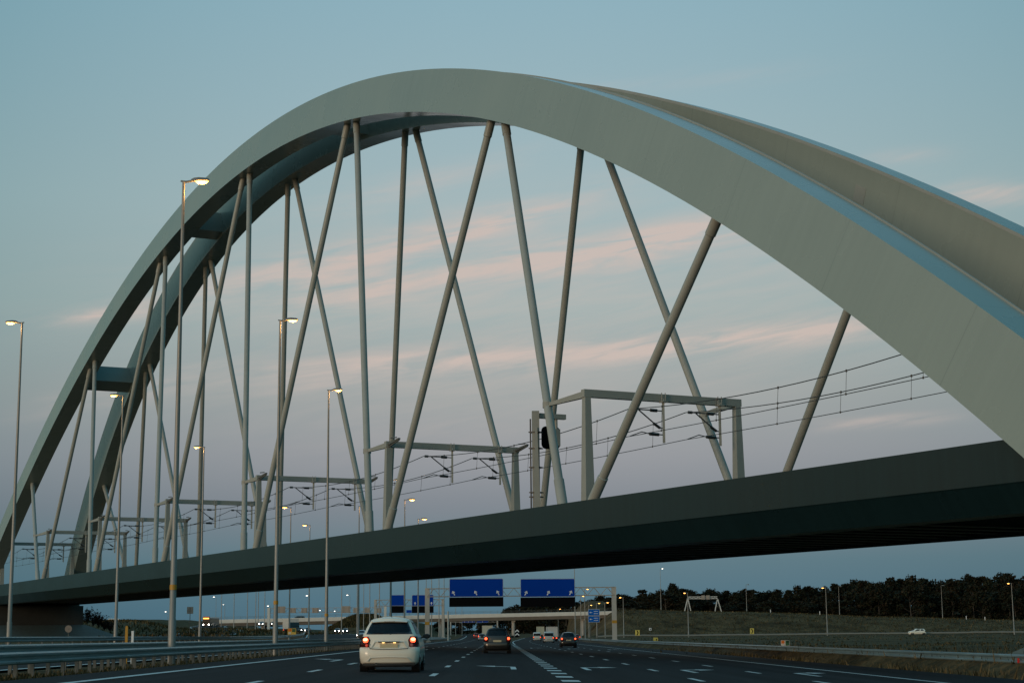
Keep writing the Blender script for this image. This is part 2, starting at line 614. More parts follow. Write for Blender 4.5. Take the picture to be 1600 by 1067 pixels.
TS = [-127.5 + 255 * i / 120 for i in range(121)]
for side in (-1, 1):
    mb = MB()
    bot, top, S = [], [], [0]
    for t in TS:
        t1, z1, t2, z2 = archpt(t)
        bot.append((t1, z1)); top.append((t2, z2))
    for k in range(1, len(TS)):
        S.append(S[-1] + math.hypot(bot[k][0] - bot[k - 1][0], bot[k][1] - bot[k - 1][1]))
    ch = 0.05

    def cor(p, off):
        return B(p[0], archw(p[1], side) + off, p[1])
    hb = AB / 2
    for (pa, oa, pb, ob, v1) in ((bot, -hb, top, -hb, AD0), (top, -hb, top, hb, AB), (top, hb, bot, hb, AD0), (bot, hb, bot, -hb, AB)):
        mb.quads([[cor(pa[k], oa), cor(pb[k], ob)] for k in range(len(TS))], uv=[[(S[k], 0), (S[k], v1)] for k in range(len(TS))])
    arch_o = bpart(mb, 'arch', ARCH, smooth=True)
    # thin drip lip along the inner top edge
    lp = MB()
    rows = []
    for k in range(len(TS)):
        c0 = cor(top[k], side * -1 * hb if side > 0 else hb)
        rows.append([c0 + Vector((0, 0, -.1)), c0 + Vector((0, 0, .12)), c0 + (B(0, 1, 0) - B(0, 0, 0)) * 0.07 + Vector((0, 0, .12)), c0 + (B(0, 1, 0) - B(0, 0, 0)) * 0.07 + Vector((0, 0, -.1))])
    lp.quads(rows, close=True)
    bpart(lp, 'edge_lip', HANG, arch_o)
    # access hatches: thin bolted cover plates on the camera-side face
    for th_ in ((-97.0,) if side > 0 else ()):
        hb_ = MB()
        t1, z1, t2, z2 = archpt(th_)
        for kk in (0.55,):
            tc, zc = t1 + (t2 - t1) * kk, z1 + (z2 - z1) * kk
            ex = Vector((archpt(th_ + 1)[0] - t1, archpt(th_ + 1)[1] - z1)).normalized()
            ey = Vector((-ex.y, ex.x))
            P8 = []
            for off in (-hb - 0.015, -hb + 0.02):
                for a, b in ((-.5, -.5), (.5, -.5), (.5, .5), (-.5, .5)):
                    q_ = Vector((tc, zc)) + ex * a + ey * b
                    P8.append(B(q_.x, archw(q_.y, side) + off, q_.y))
            hb_.hexa(P8)
            bpart(hb_, 'access_hatch', HANG, arch_o)

# hangers
NP = 33.0
for side in (-1, 1):
    for j in range(-3, 4):
        for d in (-1, 1):
            if (j == -3 and d == -1) or (j == 3 and d == 1):
                continue
            t0 = j * NP + d * 1.1
            _, z0, _, _ = archpt(t0)
            tb = (j + d * 0.5) * NP - d * 1.75
            a = B(t0, archw(z0, side), z0 + 0.3)
            b = B(tb, side * 6.95, -0.35)
            mb = MB()
            dd = (b - a).normalized()
            L_ = (b - a).length
            mb.tube([a, a + dd * 1.6, a + dd * 1.65, b - dd * 2.3, b - dd * 2.25, b], [.33, .33, .285, .285, .34, .34], 20)
            bpart(mb, 'hanger', HANG, smooth=True, sharp=40)

# struts between the two arches
for t in (-72, -24, 24, 72):
    tt = t
    t1, z1, t2, z2 = archpt(tt)
    ex = Vector((t2 - t1, z2 - z1)).normalized()
    ey = Vector((ex.y, -ex.x))
    c0 = Vector((t1, z1)) + ex * 0.35
    sec = [c0 - ey * 1.5, c0 + ey * 1.5, c0 + ey * 1.5 + ex * 2.5, c0 - ey * 1.5 + ex * 2.5]
    mb = MB()
    mb.quads([[B(p.x, archw(p.y, sd) - sd * (AB / 2 - 0.05), p.y) for p in sec] for sd in (-1, 1)], close=True)
    bpart(mb, 'cross_strut', ARCH)

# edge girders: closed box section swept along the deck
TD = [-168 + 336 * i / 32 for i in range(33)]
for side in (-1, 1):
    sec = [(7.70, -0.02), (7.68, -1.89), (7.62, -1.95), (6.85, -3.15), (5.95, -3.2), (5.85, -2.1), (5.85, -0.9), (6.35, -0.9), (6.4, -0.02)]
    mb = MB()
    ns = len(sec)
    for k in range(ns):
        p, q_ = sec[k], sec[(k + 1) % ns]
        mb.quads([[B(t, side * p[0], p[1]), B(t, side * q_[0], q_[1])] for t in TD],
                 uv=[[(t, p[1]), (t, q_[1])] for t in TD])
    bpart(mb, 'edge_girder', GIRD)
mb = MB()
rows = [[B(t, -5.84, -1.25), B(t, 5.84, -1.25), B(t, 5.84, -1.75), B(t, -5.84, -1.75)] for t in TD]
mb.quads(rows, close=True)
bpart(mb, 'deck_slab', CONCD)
FB = mat('floor_beam_paint', (0.10, 0.10, 0.095), 0.45, var=0.1, vscale=0.5)
for i in range(100):
    t = -111 + i * 2.24
    mb = MB()
    P8 = [B(t - .09, -5.83, -2.95), B(t + .09, -5.83, -2.95), B(t + .09, 5.83, -2.95), B(t - .09, 5.83, -2.95)]
    P8 += [B(t - .09, -5.83, -1.76), B(t + .09, -5.83, -1.76), B(t + .09, 5.83, -1.76), B(t - .09, 5.83, -1.76)]
    mb.hexa(P8)
    P8 = [B(t - .3, -5.83, -3.0), B(t + .3, -5.83, -3.0), B(t + .3, 5.83, -3.0), B(t - .3, 5.83, -3.0)]
    P8 += [B(t - .3, -5.83, -2.953), B(t + .3, -5.83, -2.953), B(t + .3, 5.83, -2.953), B(t - .3, 5.83, -2.953)]
    mb.hexa(P8)
    bpart(mb, 'floor_beam', FB)

# abutments with paved slopes
for sgn, lab in ((1, 'dark concrete bridge abutment with paved slope behind the left guard rails'), (-1, 'pale paved slope of the near bridge abutment at the right picture edge')):
    T0 = 122 if sgn > 0 else -131.5
    ab = empty('bridge_abutment', (0, 0, 0), 0, lab, 'abutment')
    base = B(T0 + sgn * 3, 0, 0)
    base.z = 0
    ab.location = base

    def apart(mb, n, mt_):
        mb.v = [v - base for v in mb.v]
        return mb.build(n, mt_, ab)
    zz = -3.25
    zl = -6.6
    mb = MB()
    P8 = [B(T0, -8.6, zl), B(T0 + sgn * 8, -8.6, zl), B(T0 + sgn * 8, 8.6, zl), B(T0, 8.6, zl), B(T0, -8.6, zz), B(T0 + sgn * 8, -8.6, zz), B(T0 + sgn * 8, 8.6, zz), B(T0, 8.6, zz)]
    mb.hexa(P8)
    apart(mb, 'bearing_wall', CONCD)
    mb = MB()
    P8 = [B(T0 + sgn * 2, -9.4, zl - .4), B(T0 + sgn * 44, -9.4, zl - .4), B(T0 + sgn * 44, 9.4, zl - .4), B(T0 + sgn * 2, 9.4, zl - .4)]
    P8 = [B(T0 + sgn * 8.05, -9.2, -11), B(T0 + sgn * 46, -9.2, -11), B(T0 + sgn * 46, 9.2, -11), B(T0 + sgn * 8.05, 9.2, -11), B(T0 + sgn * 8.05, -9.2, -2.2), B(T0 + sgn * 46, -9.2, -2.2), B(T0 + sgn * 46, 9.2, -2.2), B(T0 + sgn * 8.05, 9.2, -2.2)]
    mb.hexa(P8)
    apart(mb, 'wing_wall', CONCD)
    mb = MB()   # paved slope: frustum falling towards the motorway and to both sides
    ft = -10.6
    ru = 11.5 if sgn > 0 else 12.5
    sp = ru * .8 if sgn > 0 else 1.6
    top_ = [B(T0 - sgn * .3, -9, zl + .05), B(T0 + sgn * 40, -9, zl + .05), B(T0 + sgn * 40, 9, zl + .05), B(T0 - sgn * .3, 9, zl + .05)]
    bot_ = [B(T0 - sgn * ru, -9 - sp, ft), B(T0 + sgn * 40, -9 - sp, ft), B(T0 + sgn * 40, 9 + sp, ft), B(T0 - sgn * ru, 9 + sp, ft)]
    mb.hexa(bot_ + top_)
    apart(mb, 'paved_slope', PAVE)

# ------------------------------------------------------------------ catenary portals, wires, signal
ORD = ['nearest', 'second nearest', 'third nearest', 'fourth nearest', 'fifth nearest', 'sixth nearest', 'farthest']
ARMW = {}


def cantilever(mbarm, INS, t, w, z, d=-1, tdir=1):
    """arms from the drop post towards the track"""
    tip = B(t, w + d * 2.5, z - 0.62)
    mbarm.bar(B(t, w, z - 0.65), B(t, w + d * 0.5, z - 0.64), 0.07)
    INS.append(MB()); INS[-1].tube([B(t, w + d * 0.5, z - 0.64), B(t, w + d * 1.0, z - 0.63)], 0.11, 8)
    mbarm.tube([B(t, w + d * 1.0, z - 0.63), tip], 0.045, 6)
    mbarm.tube([tip, B(t, w + d * 2.2, z - 0.62)], 0.1, 8)
    mbarm.tube([B(t, w + d * 1.9, z - 0.66), B(t, w + d * 0.55, z - 1.62)], 0.045, 6)
    INS.append(MB()); INS[-1].tube([B(t, w + d * 0.75, z - 1.5), B(t, w + d * 0.3, z - 1.78)], 0.1, 8)
    mbarm.bar(B(t, w + d * 0.3, z - 1.78), B(t, w, z - 1.8), 0.07)
    INS.append(MB()); INS[-1].tube([B(t, w + d * 0.4, z - 2.22), B(t, w + d * 1.1, z - 2.2)], 0.11, 8)
    mbarm.bar(B(t, w, z - 2.22), B(t, w + d * 0.4, z - 2.22), 0.07)
    mbarm.tube([B(t, w + d * 1.1, z - 2.2), B(t, w + d * 1.7, z - 2.1), B(t, w + d * 2.6, z - 2.42)], 0.035, 6)


for i in range(7):
    t = -82.5 + i * NP
    if i == 6:
        t = 118.5
    zb, zt = -0.9, 6.85
    po = empty('catenary_portal', B(t, -6.3, zb), 0,
               'grey overhead line portal on the bridge deck, %s of the seven' % ORD[i], 'portal', 'overhead line portals on the bridge')
    PL = Vector(po.location)

    def ppart(mb, n, mt_, par=None):
        mb.v = [v - PL for v in mb.v]
        return mb.build(n, mt_, par or po)
    for w in (-6.1, 5.6):
        mb = MB()
        P8 = []
        for z, hw in ((zb, .35), (zt, .21)):
            P8 += [B(t - hw, w - hw, z), B(t + hw, w - hw, z), B(t + hw, w + hw, z), B(t - hw, w + hw, z)]
        mb.hexa(P8)
        ppart(mb, 'post', PORT)
    mb = MB()
    P8 = [B(t + a, w, z) for z in (zt + .002, zt + .5) for a, w in ((-.22, -6.37), (.22, -6.37), (.22, 5.87), (-.22, 5.87))]
    mb.hexa(P8)
    ppart(mb, 'beam', PORT)
    br = []

    def hang_at(side, z):
        jn = (t + 16.5) / NP
        t0, tb = jn * NP - 1.1, t + 1.75
        z0 = archpt(t0)[1] + .3
        u = (z + .35) / (z0 + .35)
        w0 = archw(z0 - .3, side)
        return tb + (t0 - tb) * u, side * 6.95 + (w0 - side * 6.95) * u
    if i < 6:
        br.append((B(t + .25, -6.1, zt + .2), -1))
    if i == 0:
        br.append((B(t + .25, 5.6, zt + .2), 1))
    for a, sd_ in br:
        th_, wh_ = hang_at(sd_, zt + .1)
        b = B(th_, wh_, zt + .1)
        mb = MB()
        mb.bar(a, b, .3, .42, w2=.2, h2=.22)
        mb.tube([b - Vector((0, 0, .2)), b + Vector((0, 0, .2))], .34, 16)
        ppart(mb, 'brace', PORT)
    if i < 6:   # tensioning arms reaching back along the track
        for w in ((-6.1, 5.6) if i else ()):
            mb = MB()
            mb.bar(B(t - .25, w, zt + .25), B(t - 2.3, w, zt + .5), .26, .2, w2=.2, h2=.12)
            mb.bar(B(t - .25, w, zt + .05), B(t - 2.3, w, zt + .4), .1, .1)
            mb.tube([B(t - 2.2, w - .2, zt + .6), B(t - 1.0, w - .2, zt + .66)], .05, 8)
            ppart(mb, 'tension_arm', mat('arm_steel', (.10, .105, .10), .5))
    for w in (-0.45, 4.0):
        mb = MB()
        mb.bar(B(t - .3, w, zt + .15), B(t - .3, w, zt - 2.75), .16, .16)
        mb.box(B(t, w, zt + .25), (.0, .0, .0))
        mb.bar(B(t - .36, w - .14, zt + .56), B(t - .36, w - .14, zt - .1), .06, .06)
        mb.bar(B(t - .36, w + .14, zt + .56), B(t - .36, w + .14, zt - .1), .06, .06)
        mb.bar(B(t - .36, w - .2, zt - .04), B(t - .36, w + .2, zt - .04), .5, .08)
        dp = ppart(mb, 'drop_post', PORT)
        a_, n_ = MB(), []
        cantilever(a_, n_, t - .3, w, zt)
        ppart(a_, 'cantilever_arm', DARKST, dp)
        for q_ in n_:
            ppart(q_, 'insulator', INSU, dp)

for k, w in enumerate((-2.95, 1.5)):
    ow = empty('overhead_wire', B(0, w, 4), 0, ('pair of overhead wires with droppers above the near railway track', 'pair of overhead wires with droppers above the far railway track')[k], 'overhead wire', 'overhead wires on the bridge')
    OL = Vector(ow.location)
    sup = [-148.5, -115.5] + [-82.5 + 33 * i for i in range(6)] + [118.5, 150]
    mw, cw = [], []
    dr = []
    for a, b in zip(sup, sup[1:]):
        for s_ in range(16):
            u = s_ / 16
            t = a + (b - a) * u
            zm = 6.25 - 0.75 * 4 * u * (1 - u)
            mw.append(B(t, w, zm))
            cw.append(B(t, w - 0.1, 4.42 - 0.1 * 4 * u * (1 - u)))
            if s_ in (2, 5, 8, 11, 14):
                dr.append((mw[-1], cw[-1]))
    mb = MB(); mb.tube(mw, 0.03, 6); mb.v = [v - OL for v in mb.v]; mb.build('messenger_wire', WIRE, ow)
    mb = MB(); mb.tube(cw, 0.024, 6); mb.v = [v - OL for v in mb.v]; mb.build('contact_wire', WIRE, ow)
    for a, b in dr:
        mb = MB(); mb.tube([a, b], 0.013, 5)
        mb.tube([a - Vector((0, 0, .07)), a + Vector((0, 0, .07))], 0.05, 6)
        mb.tube([b - Vector((0, 0, .06)), b + Vector((0, 0, .06))], 0.045, 6)
        mb.v = [v - OL for v in mb.v]; mb.build('dropper', WIRE, ow)

t = -75.6
sg = empty('railway_signal', B(t, -6.2, -.9), 0, 'railway signal mast with cable clamps and black rounded signal board seen from behind', 'signal')
GL = Vector(sg.location)


def spart(mb, n, mt_, par=None):
    mb.v = [v - GL for v in mb.v]
    return mb.build(n, mt_, par or sg)


mb = MB(); mb.bar(B(t, -6.2, -.9), B(t, -6.2, 6.75), .5, .5); mast = spart(mb, 'mast', PORT)
mb = MB(); mb.bar(B(t - .4, -6.35, -.9), B(t - .35, -6.35, 5.6), .5, .3, w2=.16, h2=.2); spart(mb, 'backstay', PORT)
mb = MB()
for z in (0.9, 1.2, 2.9, 4.2, 5.3):
    mb.box(B(t, -6.2, z), (.74, .74, .07), -TH)
mb.tube([B(t, -6.6, -.6), B(t, -6.6, 6.2)], .05, 8)
spart(mb, 'cable_clamp', DARKST, mast)
mb = MB(); mb.bar(B(t, -5.95, 6.45), B(t, -3.9, 6.45), .34, .34); mb.tube([B(t, -4.6, 6.4), B(t, -4.6, 5.6)], .1, 8); spart(mb, 'outrigger', PORT)
mb = MB()
pts = []
hw, hh, rr = .70, .78, .34
for cx_, cz_, a0 in ((hw - rr, hh - rr, 0), (-hw + rr, hh - rr, 90), (-hw + rr, -hh + rr, 180), (hw - rr, -hh + rr, 270)):
    for a in range(0, 91, 15):
        pts.append((cx_ + rr * math.cos(R(a0 + a)), cz_ + rr * math.sin(R(a0 + a))))
fr_, bk_ = [B(t + .1, -4.95 + p[0], 5.0 + p[1]) for p in pts], [B(t + .22, -4.95 + p[0], 5.0 + p[1]) for p in pts]
mb.quads([fr_, bk_], close=True); mb.face(fr_); mb.face(bk_)
brd = spart(mb, 'signal_board', SIGNBK)
mb = MB()
P8 = [B(t + a, w, z) for z in (4.42, 5.58) for a, w in ((-.25, -4.9), (.09, -4.9), (.09, -4.42), (-.25, -4.42))]
mb.hexa(P8); spart(mb, 'lamp_cabinet', PORT, brd)

# ------------------------------------------------------------------ guard rails
def rail_profile(y0, y1, x, zf, hgt, face, mb):
    """W-beam: closed thin profile swept along the road; face=+1 looks to +x"""
    prof = [(0.0, 0.155), (0.05, 0.15), (0.085, 0.115), (0.085, 0.07), (0.02, 0.025), (0.02, -0.025), (0.085, -0.07), (0.085, -0.115), (0.05, -0.15), (0.0, -0.155)]
    inner = [(p[0] - 0.012, p[1] * 0.97) for p in prof][::-1]
    sec = prof + inner
    n = max(2, int((y1 - y0) / 8))
    rows = []
    for i in range(n + 1):
        y = y0 + (y1 - y0) * i / n
        X = x(y) if callable(x) else x
        zc = zf(X, y) + hgt - .155
        rows.append([(X + face * p[0], y, zc + p[1]) for p in sec])
    mb.quads(rows, close=True)


def make_rail(label, x, zf, hgt, face, y0, y1, spacing, npart, post_y0=None):
    xf = x if callable(x) else (lambda y: x)
    o = empty('guard_rail', (xf(y0), y0, zf(xf(y0), y0)), 0, label, 'guard rail', 'guard rails along the motorway')
    L0 = Vector(o.location)
    mb = MB()
    rail_profile(y0, y1, x, zf, hgt, face, mb)
    # splice bolts and laps
    y = y0 + 2
    while y < min(y1, y0 + 130):
        X = xf(y)
        zc = zf(X, y) + hgt - .155
        for dy in (-.12, 0, .12):
            for dz in (.092, -.092):
                mb.box((X + face * .09, y + dy, zc + dz), (.02, .035, .035))
        y += 4.2
    mb.v = [v - L0 for v in mb.v]
    bo = mb.build('beam', GALV, o)
    rest = MB()
    y = post_y0 if post_y0 is not None else y0
    k = 0
    while y < y1:
        X = xf(y)
        zg = terrain(X, y) - .3
        zt = zf(X, y) + hgt - .05
        t = MB() if k < npart else rest
        t.bar((X - face * .1, y, zg), (X - face * .1, y, zt), .1, .06)
        t.box((X - face * .03, y, zt - .11), (.07, .08, .16))
        if k < npart:
            t.v = [v - L0 for v in t.v]
            t.build('post', GALVP, o)
        k += 1
        y += spacing
    if rest.v:
        rest.v = [v - L0 for v in rest.v]
        tag(rest.build('post', GALVP, o), kind='stuff')
    return o


def zl1(x, y): return 0.10 + rise(y)
def zl2(x, y): return 0.22 + rise(y)
def zl3(x, y): return 0.50
def zr1(x, y): return -0.45 + rise(y)


make_rail('front steel guard rail of the median, close along the left lane', -12.0, zl1, 0.65, 1, 32, 420, 1.55, 100)
make_rail('steel guard rail just behind the median lamp posts, middle of the three', -13.6, zl2, 0.71, 1, 32, 420, 2.0, 90)
make_rail('farthest of the left guard rails, in front of the left row of lamp posts', lambda y: -29.0 + (path(OPP, y)[0] + 21.5), lambda x, y: 0.5 + path(OPP, y)[1], 0.74, 1, 75, 420, 2.6, 90)
make_rail('steel guard rail along the grassy right verge', lambda y: 17.3 + sR(y) * .9, zr1, 0.75, -1, 48, 420, 1.4, 100, 61.9 - 1.4 * 9)
so_ = empty('guard_rail', (30, 421, 0.2), 0, 'low pale guard rail along the slip road below the grass bank', 'guard rail', 'guard rails along the motorway')
mb = MB()
xs_ = axis([(24, 300, 46)])
mb.quads([[(x - 30, (x - 30) * .05 + b, terrain(x, 421 + (x - 30) * .05) - .2 + c) for b, c in ((0, .42), (-.06, .5), (-.06, .72), (0, .8), (.02, .8), (.02, .42))] for x in xs_], close=True)
mb.build('beam', mat('rail_pale', (.24, .235, .21), .6), so_)
for x in xs_:
    mb = MB(); z = terrain(x, 421 + (x - 30) * .05) - .2
    mb.box((x - 30, (x - 30) * .05 + .08, z + .25), (.1, .1, 1.0)); mb.build('post', GALVP, so_)
rr_ = MB()
rr_.box((0, 0, 0), (.05, .09, .16))
p = Vector((17.3 - .11, 56.5, zr1(0, 56) + .55))
rr_.v = [v + p for v in rr_.v]
tag(rr_.build('reflector', mat('reflector_red', (.6, .03, .02), .3), loc=p), 'small red reflector fixed on the right guard rail at the picture edge', 'reflector')

# ------------------------------------------------------------------ lamp posts
def lamp_mesh(h, side, lit, band=False, r0=.12):
    """side: -1 head to the left, 1 to the right; built at origin"""
    mp_, hd, ln, bd = MB(), MB(), MB(), None
    mp_.tube([(0, 0, -.4), (0, 0, 1.6), (0, 0, 1.65), (0, 0, h * .5), (0, 0, h)], [r0 * 1.3, r0 * 1.25, r0 * 1.05, r0 * .8, r0 * .48], 12)
    s = side
    mp_.tube([(-.12 * s, 0, h + .02), (0.1 * s, 0, h - .02), (.45 * s, 0, h + .04)], [.035, .05, .05], 8)
    # housing: tapered rounded shell
    rows = []
    for (x, hw, zt, zb) in ((.30, .06, .10, .03), (.42, .14, .15, .0), (.62, .17, .17, -.0), (.92, .16, .14, .0), (1.02, .09, .1, .02)):
        rows.append([(x * s, -hw, h + zb), (x * s, -hw * .8, h + zt * .8), (x * s, 0, h + zt), (x * s, hw * .8, h + zt * .8), (x * s, hw, h + zb)])
    hd.quads(rows, close=True)
    hd.face(rows[0]); hd.face(rows[-1])
    rows = []
    for (x, hw, z) in ((.46, .06, .0), (.54, .13, -.07), (.72, .14, -.10), (.9, .12, -.07), (.98, .05, 0.0)):
        rows.append([(x * s, -hw, h - .004), (x * s, -hw * .6, h + z - .004), (x * s, 0, h + z * 1.15 - .004), (x * s, hw * .6, h + z - .004), (x * s, hw, h - .004)])
    ln.quads(rows)
    if band:
        bd = MB()
        zc = band
        bd.tube([(0, 0, zc - .1), (0, 0, zc + .1)], [r0 * 1.04 + .012] * 2, 12, cap=False)
    return mp_, hd, ln, bd


def lamp(loc, h, side, label, group=None, lens=SODIUM, band=False, r0=.12, scale=1.0, post=LAMPST):
    o = empty('lamp_post', loc, 0, label, 'lamp post', group)
    a, b, c, d = lamp_mesh(h, side, True, band, r0)
    if scale != 1.0:
        for q_ in (b, c):
            for v in q_.v:
                v.x *= scale; v.y *= scale; v.z = h + (v.z - h) * scale
    po = a.build('pole', post, o, smooth=True, sharp=50)
    hd = b.build('lamp_head', LAMPHD, o, smooth=True, sharp=50)
    c.build('lens', lens, hd, smooth=True)
    if d:
        d.build('yellow_band', YELB, po)
    if lens is SODIUM and loc[1] < 300:
        ld = bpy.data.lights.new('sodium_glow', 'POINT')
        ld.energy = 90; ld.color = (1.0, .5, .14); ld.shadow_soft_size = .12
        lo = bpy.data.objects.new('sodium_glow', ld)
        COL.objects.link(lo); lo.parent = hd
        lo.location = (.75 * side * scale, 0, h - .3)
    return o


med = [(65.5, 285, 'tall median lamp post glowing brightest in front of the arch, nearest to the camera'),
       (95.7, 495, 'second median lamp post from the camera, lit head level with the hangers'),
       (123.8, 605, 'third median lamp post from the camera, slim pole left of the white hatchback'),
       (197, 738, 'first median lamp post beyond the bridge, lit head between hanger feet'),
       (226, 773, 'second median lamp post beyond the bridge, lit head above the deck edge'),
       (264, 802, 'third median lamp post beyond the bridge, lowest lit head of its row above the deck')]
for k, (Y, ty, lab) in enumerate(med):
    x = -12.55
    z0 = 0.15
    lamp((x, Y, z0), 18.98, 1, lab, 'median lamp posts', band=(2.85 if k < 2 else 2.5) if k < 3 else False, scale=1.0 if k < 3 else 1.35)
left = [(101.8, 'left-row lamp post at the left picture edge, head pointing left', ), (130, 'second lamp post of the left row, in front of the lower arch strut'), (166.5, 'third lamp post of the left row, thin pole beside the hangers'),
        (246, 'fourth lamp post of the left row, lit head small above the deck'), (286, 'fifth lamp post of the left row, lit head lowest above the deck')]
for Y, lab in left:
    x = -29.2 + (path(OPP, Y)[0] + 21.5) * .6
    lamp((x, Y, 0.5), 19.75 if Y < 110 else 19.25, -1, lab, 'left row lamp posts', scale=1.0 if Y < 200 else 1.25)
lamp((-18.0, 218, 0.2), 17.5, 1, 'dim lamp post half hidden behind a hanger foot beyond the bridge', 'median lamp posts', scale=1.2)

# far lamp posts: (x, y of head, y of base, depth, head side, lens, label)
E0 = 'far motorway lamp post'
far = [(313, 915, 983, 520, 0), (345.5, 905, 980, 560, 0), (351, 944, 968, 800, 0), (365, 900, 984, 520, 0), (386, 899, 985, 500, 0), (399, 902, 985, 500, 0), (403, 900, 986, 505, 0), (413, 899, 986, 480, 0),
       (533.5, 880, 988, 430, 0), (557.7, 885, 988, 440, 0), (568, 890, 985, 520, 0), (577.5, 880, 990, 420, 0), (592.6, 870, 990, 400, 0), (611.5, 884, 985, 480, 0),
       (666, 880, 985, 480, 0), (674.5, 870, 990, 400, 0), (686, 880, 990, 430, 0), (694, 876, 990, 415, 0), (712, 925, 985, 700, 0), (722, 930, 985, 720, 0)]
nm = ['under the deck left of the coach', 'above the coach', 'short and thin above the ramp', 'at the left end of the white overpass', 'left of the grey sign backs', 'just left of the white gantry column', 'next to the white gantry column', 'right behind the white gantry column',
      'in front of the overpass, left of the grassy mound', 'in front of the grassy mound', 'at the right foot of the mound', 'left of the small blue sign gantry', 'through the column of the small sign gantry', 'in front of the first small blue sign', 'between the small and large blue signs',
      'left of the large left blue sign', 'at the edge of the large left blue sign', 'touching the large left blue sign', 'below the large left blue sign', 'below the middle of the large left blue sign']
for (x, ty, by, d, _), n_ in zip(far, nm):
    a, b = at(x, ty, d), at(x, by, d)
    g0 = Vector((b.x, b.y, min(b.z, terrain(b.x, b.y))))
    lamp(g0, a.z - g0.z, -1 if x < 600 else 1, 'thin dark far lamp post ' + n_, 'far lamp posts beyond the bridge', lens=LEDL if x < 352 else SODIUM, r0=.12, scale=1.0)
near2 = [(483, 930, 975, 700, 'white'), (546.5, 929, 975, 700, 'white'), (262, 955, 976, 760, 'white'), (337, 932, 972, 760, 'white'), (422, 946, 976, 760, 'white'), (503, 953, 975, 900, 'white'), (526, 954, 975, 900, 'w')]
nl = ['left of two above the overpass', 'right of two above the overpass', 'beside the square sign back at left', 'touching the deck edge above the coach', 'above the white gantry column', 'low between the sign backs, left one', 'low between the sign backs, right one']
for (x, ty, by, d, _), n_ in zip(near2, nl):
    a, b = at(x, ty, d), at(x, by, d)
    g0 = Vector((b.x, b.y, min(b.z, terrain(b.x, b.y))))
    lamp(g0, a.z - g0.z, -1, 'small white glowing lamp post ' + n_, 'white lamps on the far left', lens=LEDL, scale=1.5, r0=.1)
right = [(920.5, 945, 988, 520, 1, 'short lit lamp post left of the tall right gantry column, first of three'), (932.7, 942, 988, 480, 1, 'lit lamp post behind the blue direction sign, second of three'), (945.7, 941, 990, 440, 1, 'lit lamp post right of the blue direction sign, third of three'),
         (908, 931, 990, 480, 1, 'lit lamp post behind the gantry truss beside the right blue sign'), (914.5, 920, 990, 430, 1, 'thin lamp post through the gantry truss, head above it'), (899, 880, 990, 400, 1, 'tall thin lamp post at the right edge of the large right blue sign'), (872.5, 951, 988, 640, 1, 'small lamp post above the white overpass near the trees'),
         (974.8, 933, 994, 440, -1, 'lit lamp post at the toe of the grass bank right of the gantry'), (1076, 926, 995, 430, -1, 'lit lamp post in front of the white trapezoid gantry'), (1293, 918, 992, 430, -1, 'lit lamp post on the slip road in the middle of the grass bank'), (1585, 911, 990.5, 415, -1, 'lit lamp post on the slip road at the right picture edge')]
for (x, ty, by, d, sd, lab) in right:
    a, b = at(x, ty, d), at(x, by, d)
    g0 = Vector((b.x, b.y, min(b.z, terrain(b.x, b.y))))
    lamp(g0, a.z - g0.z, sd, lab, 'lamp posts right of the motorway', scale=1.05, r0=.13)
top = [(1033, 888, 955, 640, 'tallest thin lamp post on top of the grass bank, left of the trapezoid gantry'), (1167, 913, 957, 640, 'thin lamp post on the bank top right of the trapezoid gantry'), (1312, 916, 961, 640, 'thin unlit lamp post on the bank top in the middle of the wood'), (1473, 914.5, 965.5, 630, 'thin unlit lamp post on the bank top before the tall wood at right')]
for (x, ty, by, d, lab) in top:
    a, b = at(x, ty, d), at(x, by, d)
    g0 = Vector((b.x, b.y, min(b.z, terrain(b.x, b.y))))
    lamp(g0, a.z - g0.z, 1, lab, 'lamp posts on the bank top', lens=LEDL if x < 1100 else LAMPHD, scale=1.2, r0=.11)
a, b = at(700.3, 947, 330), at(700.3, 993, 330)
mb = MB(); mb.tube([(0, 0, -.3), (0, 0, a.z - b.z)], .16, 12); mb.tube([(0, 0, -.3), (0, 0, .5)], .2, 12)
o = mb.build('steel_post', mat('pale_post', (.5, .48, .44), .5), smooth=True, sharp=40)
o.location = (b.x, b.y, zmain(b.x, b.y))
tag(o, 'pale bare steel post below the left end of the large left blue sign', 'post')

# ------------------------------------------------------------------ gantries and signs
def sign_panel(mb_face, mb_edge, c, w, h, th=.12):
    """rounded-corner panel facing the camera (-y)"""
    pts = []
    r = min(w, h) * .06
    for cx_, cz_, a0 in ((w / 2 - r, h / 2 - r, 0), (-w / 2 + r, h / 2 - r, 90), (-w / 2 + r, -h / 2 + r, 180), (w / 2 - r, -h / 2 + r, 270)):
        for a in (0, 30, 60, 90):
            pts.append((cx_ + r * math.cos(R(a0 + a)), cz_ + r * math.sin(R(a0 + a))))
    f = [Vector((c[0] + p[0], c[1], c[2] + p[1])) for p in pts]
    k = [q_ + Vector((0, th, 0)) for q_ in f]
    mb_edge.quads([f, k], close=True)
    mb_edge.face(k); mb_edge.face(f)
    s = 1 - .12 / max(w, 1)
    f2 = [Vector((c[0] + p[0] * (1 - .14 / w), c[1] - .004, c[2] + p[1] * (1 - .14 / h))) for p in pts]
    mb_face.face(f2)


def arrow_flat(mb, c, size, ang):
    """white straight arrow on a sign face, pointing up, turned by ang"""
    ca, sa = math.cos(ang), math.sin(ang)

    def P(x, z):
        return (c[0] + (x * ca - z * sa) * size, c[1], c[2] + (x * sa + z * ca) * size)
    mb.face([P(-.09, -.5), P(.09, -.5), P(.09, .2), P(-.09, .2)])
    mb.face([P(0, .5), P(-.36, .05), P(-.2, .0), P(0, .2)])
    mb.face([P(0, .5), P(0, .2), P(.2, .0), P(.36, .05)])


